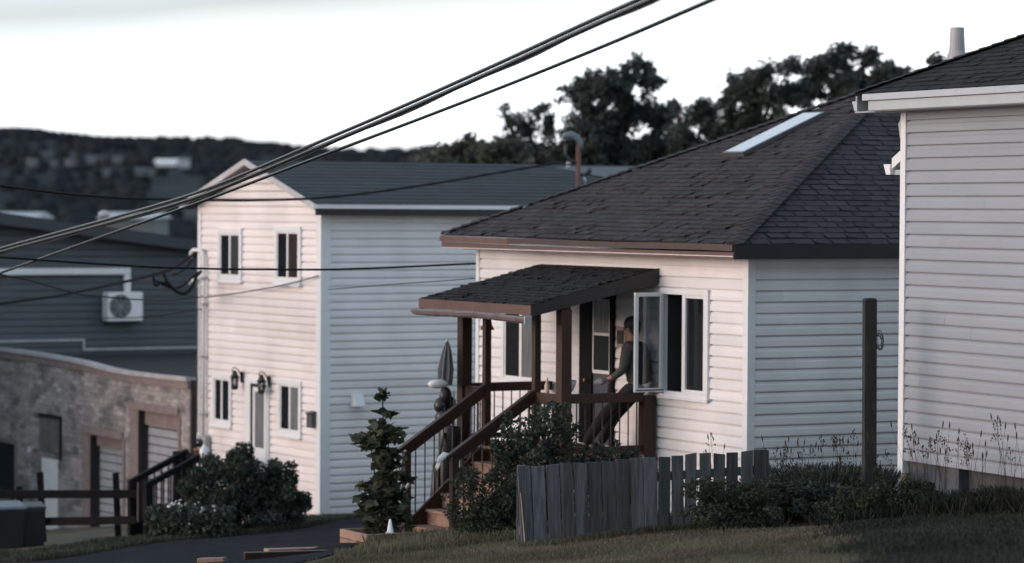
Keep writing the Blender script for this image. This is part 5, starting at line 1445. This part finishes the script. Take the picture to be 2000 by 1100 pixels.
# fallen soil shrubs by the porch base
def grassblades(name, label, region, n, hmin, hmax, seed, lm, width=.006, kind='stuff', clump=None, cat='grass', lean=.35):
    r = np.random.default_rng(seed)
    XY = region(r, n)
    n = len(XY)
    z = ground(XY[:, 0], XY[:, 1]) + 0.02 * np.sin(XY[:, 0] * 1.3 + XY[:, 1] * .7) - .025
    h = r.uniform(hmin, hmax, n) * (0.55 + .45 * (np.sin(XY[:, 0] * 2.1) * np.cos(XY[:, 1] * 1.7) * .5 + .5))
    a = r.uniform(0, 2 * np.pi, n)
    w = width * r.uniform(.6, 1.4, n)
    dx, dy = np.cos(a) * w, np.sin(a) * w
    b = r.uniform(0, 2 * np.pi, n); L = h * r.uniform(.1, lean * 1.6, n)
    lx, ly = np.cos(b) * L, np.sin(b) * L
    B = np.stack([XY[:, 0], XY[:, 1], z], 1)
    V = np.stack([B + np.stack([-dx, -dy, 0 * z], 1), B + np.stack([dx, dy, 0 * z], 1),
                  B + np.stack([dx * .5 + lx, dy * .5 + ly, h], 1), B + np.stack([-dx * .5 + lx, -dy * .5 + ly, h * .97], 1)], 1)
    tone = np.clip(.5 + .25 * np.sin(XY[:, 0] * 1.7 + 1) * np.sin(XY[:, 1] * 1.1) + r.normal(0, .2, n), 0, 1)
    o = leaves_object(name, V, tone, lm)
    return tag(o, label, cat, kind=kind)
def lawn(r, n):
    X = r.uniform(-3.0, 6.0, n); Y = 23 + 14.5 * r.random(n) ** .8
    keep = (X > np.interp(Y, [27, 30, 34, 38.5], [-8.5, -5.5, -3.2, -2.3]) + .25)
    return np.stack([X, Y], 1)[keep]
grassblades('lawn_grass', 'short green lawn grass across the front yard', lawn, 170000, .025, .07, 51, M_['grass'], .004)
def back(r, n):
    X = r.uniform(-2.2, 4.5, n); Y = r.uniform(37.5, 42, n)
    k = X > np.interp(Y, [37, 38.5, 42.5], [-2.4, -2.1, -1.7])
    return np.stack([X, Y], 1)[k]
grassblades('yard_grass', 'longer unmown grass between the fence and the porch', back, 26000, .06, .18, 52, M_['grass'], .006)
def fringe(r, n):
    t = r.random(n); p = F0[:2] + np.outer(t, fdir) * flen + np.outer(r.normal(.03, .10, n), fnrm)
    return p
grassblades('fence_grass', 'tufted grass along the foot of the board fence', fringe, 9000, .06, .17, 53, M_['grass'], .005)
def verge(r, n):
    e_ = np.array(up_edge); k = r.integers(0, len(e_) - 1, n); t = r.random(n)
    p = e_[k] + (e_[k + 1] - e_[k]) * t[:, None]
    p[:, 1] += r.uniform(.05, 4.5, n)
    return p
grassblades('verge_grass', 'rough grass on the verge beyond the driveway', verge, 40000, .05, .16, 54, M_['leaf_mid'], .008)
def weeds(r, n):
    X = r.uniform(3.05, 4.5, n)
    Y = r.uniform(36.5, 38.2, n)
    return np.stack([X, Y], 1)
grassblades('tall_weeds', 'dark tall weeds between the fence end and the right house', weeds, 20000, .18, .72, 55, M_['leaf_bush'], .006, lean=.5)
# individual flowering grass clumps
def grass_clump(label, X, Y, n, h, spread, seed):
    r = np.random.default_rng(seed)
    t = thing('grass_clump', label, 'tall grass', gbase(X, Y), 0, 'tall seeding grass clumps near the right house')
    s, hdm = MB(), MB()
    for k in range(n):
        x, y = r.normal(0, spread, 2) * (1, .4)
        H = h * r.uniform(.65, 1.05); lx, ly = r.normal(0, .13, 2) * H
        tip = (x + lx, y + ly, H)
        s.tube([(x, y, -.05), (x + lx * .25, y + ly * .25, H * .5), tip], [.0034, .0028, .0018], 4, cap=False)
        if k % 3 != 0:
            hdm.tube([(tip[0] + lx * d_ * .05, tip[1], H + d_ * .05) for d_ in (0, .5, 1, 1.6)], [.003, .0085, .008, .002], 5)
        else:
            for q in range(14):
                f_ = r.random(); a = r.uniform(0, 6.28); rr_ = (1 - f_) * .055 + .01
                c0 = (tip[0] + rr_ * math.cos(a), tip[1] + rr_ * math.sin(a), H - .10 + f_ * .16)
                s.tube([(tip[0], tip[1], H - .12 + f_ * .13), c0], .0011, 3, cap=False)
                hdm.blob(c0, .007, .007, .012, 5, 3)
    n0 = len(s.v); s.v += hdm.v; s.f += [tuple(q + n0 for q in f_) for f_ in hdm.f]; s.c += hdm.c
    s.build('foliage', M_['weed'], t)
for i, (px, Y, n, h, sp_, lab) in enumerate((
        (1530, 37.0, 16, .92, .09, 'seeding grass clump just right of the fence end'), (1572, 37.4, 11, .85, .08, 'sparse seeding grass between fence end and post'),
        (1640, 37.2, 16, .90, .09, 'seeding grass clump left of the tall post'), (1665, 37.0, 9, .95, .06, 'thin tall grass touching the left side of the post'),
        (1722, 36.2, 8, .55, .06, 'short seeding grass between post and house corner'), (1800, 35.0, 11, 1.0, .10, 'tall seeding grass by the foundation corner of the right house'),
        (1840, 34.8, 16, .98, .09, 'densest seeding grass clump against the grey foundation'), (1905, 34.6, 11, .86, .10, 'loose seeding grass before the dark foundation panel'),
        (1985, 34.0, 13, 1.02, .10, 'tall seeding grass at the far right edge of the view'), (1400, 37.6, 4, 1.05, .04, 'single tall stalks rising behind the fence pickets'))):
    X = (px - 1000) / FPX * Y
    grass_clump(lab, X, Y, n, h, sp_, 70 + i)

def corner(r, n):
    Y = 23 + 12.5 * r.random(n) ** .8
    X = 3.15 + (Y - 27) * .066 + np.abs(r.normal(0, 1.2, n)) + r.normal(.15, .16, n) + .18 * np.sin(Y * 1.9) + .1 * np.sin(Y * 4.7)
    return np.stack([X, Y], 1)[X < 7]
grassblades('rank_grass', 'dark rank grass and weeds filling the bottom right corner', corner, 70000, .03, .12, 56, M_['weed_dark'], .005, lean=.7)
def foot(r, n):
    k = r.integers(0, 26, n); c = np.stack([np.linspace(3.7, 6.3, 26) + r.normal(0, .08, 26), 35.4 - .5 * np.linspace(0, 1.9, 26) + r.normal(0, .35, 26)], 1)
    return c[k] + r.normal(0, .10, (n, 2))
grassblades('foot_weeds', 'dark clumped weeds along the foundation at the right edge', foot, 16000, .10, .34, 57, M_['weed_dark'], .006, lean=.5)
def dry(r, n):
    c = np.stack([r.uniform(-.5, 4.2, 40), r.uniform(30, 36, 40)], 1)
    return c[r.integers(0, 40, n)] + r.normal(0, .22, (n, 2))
grassblades('dry_grass', 'dry brownish tufts scattered through the lawn', dry, 16000, .03, .085, 58, M_['dry'], .004)
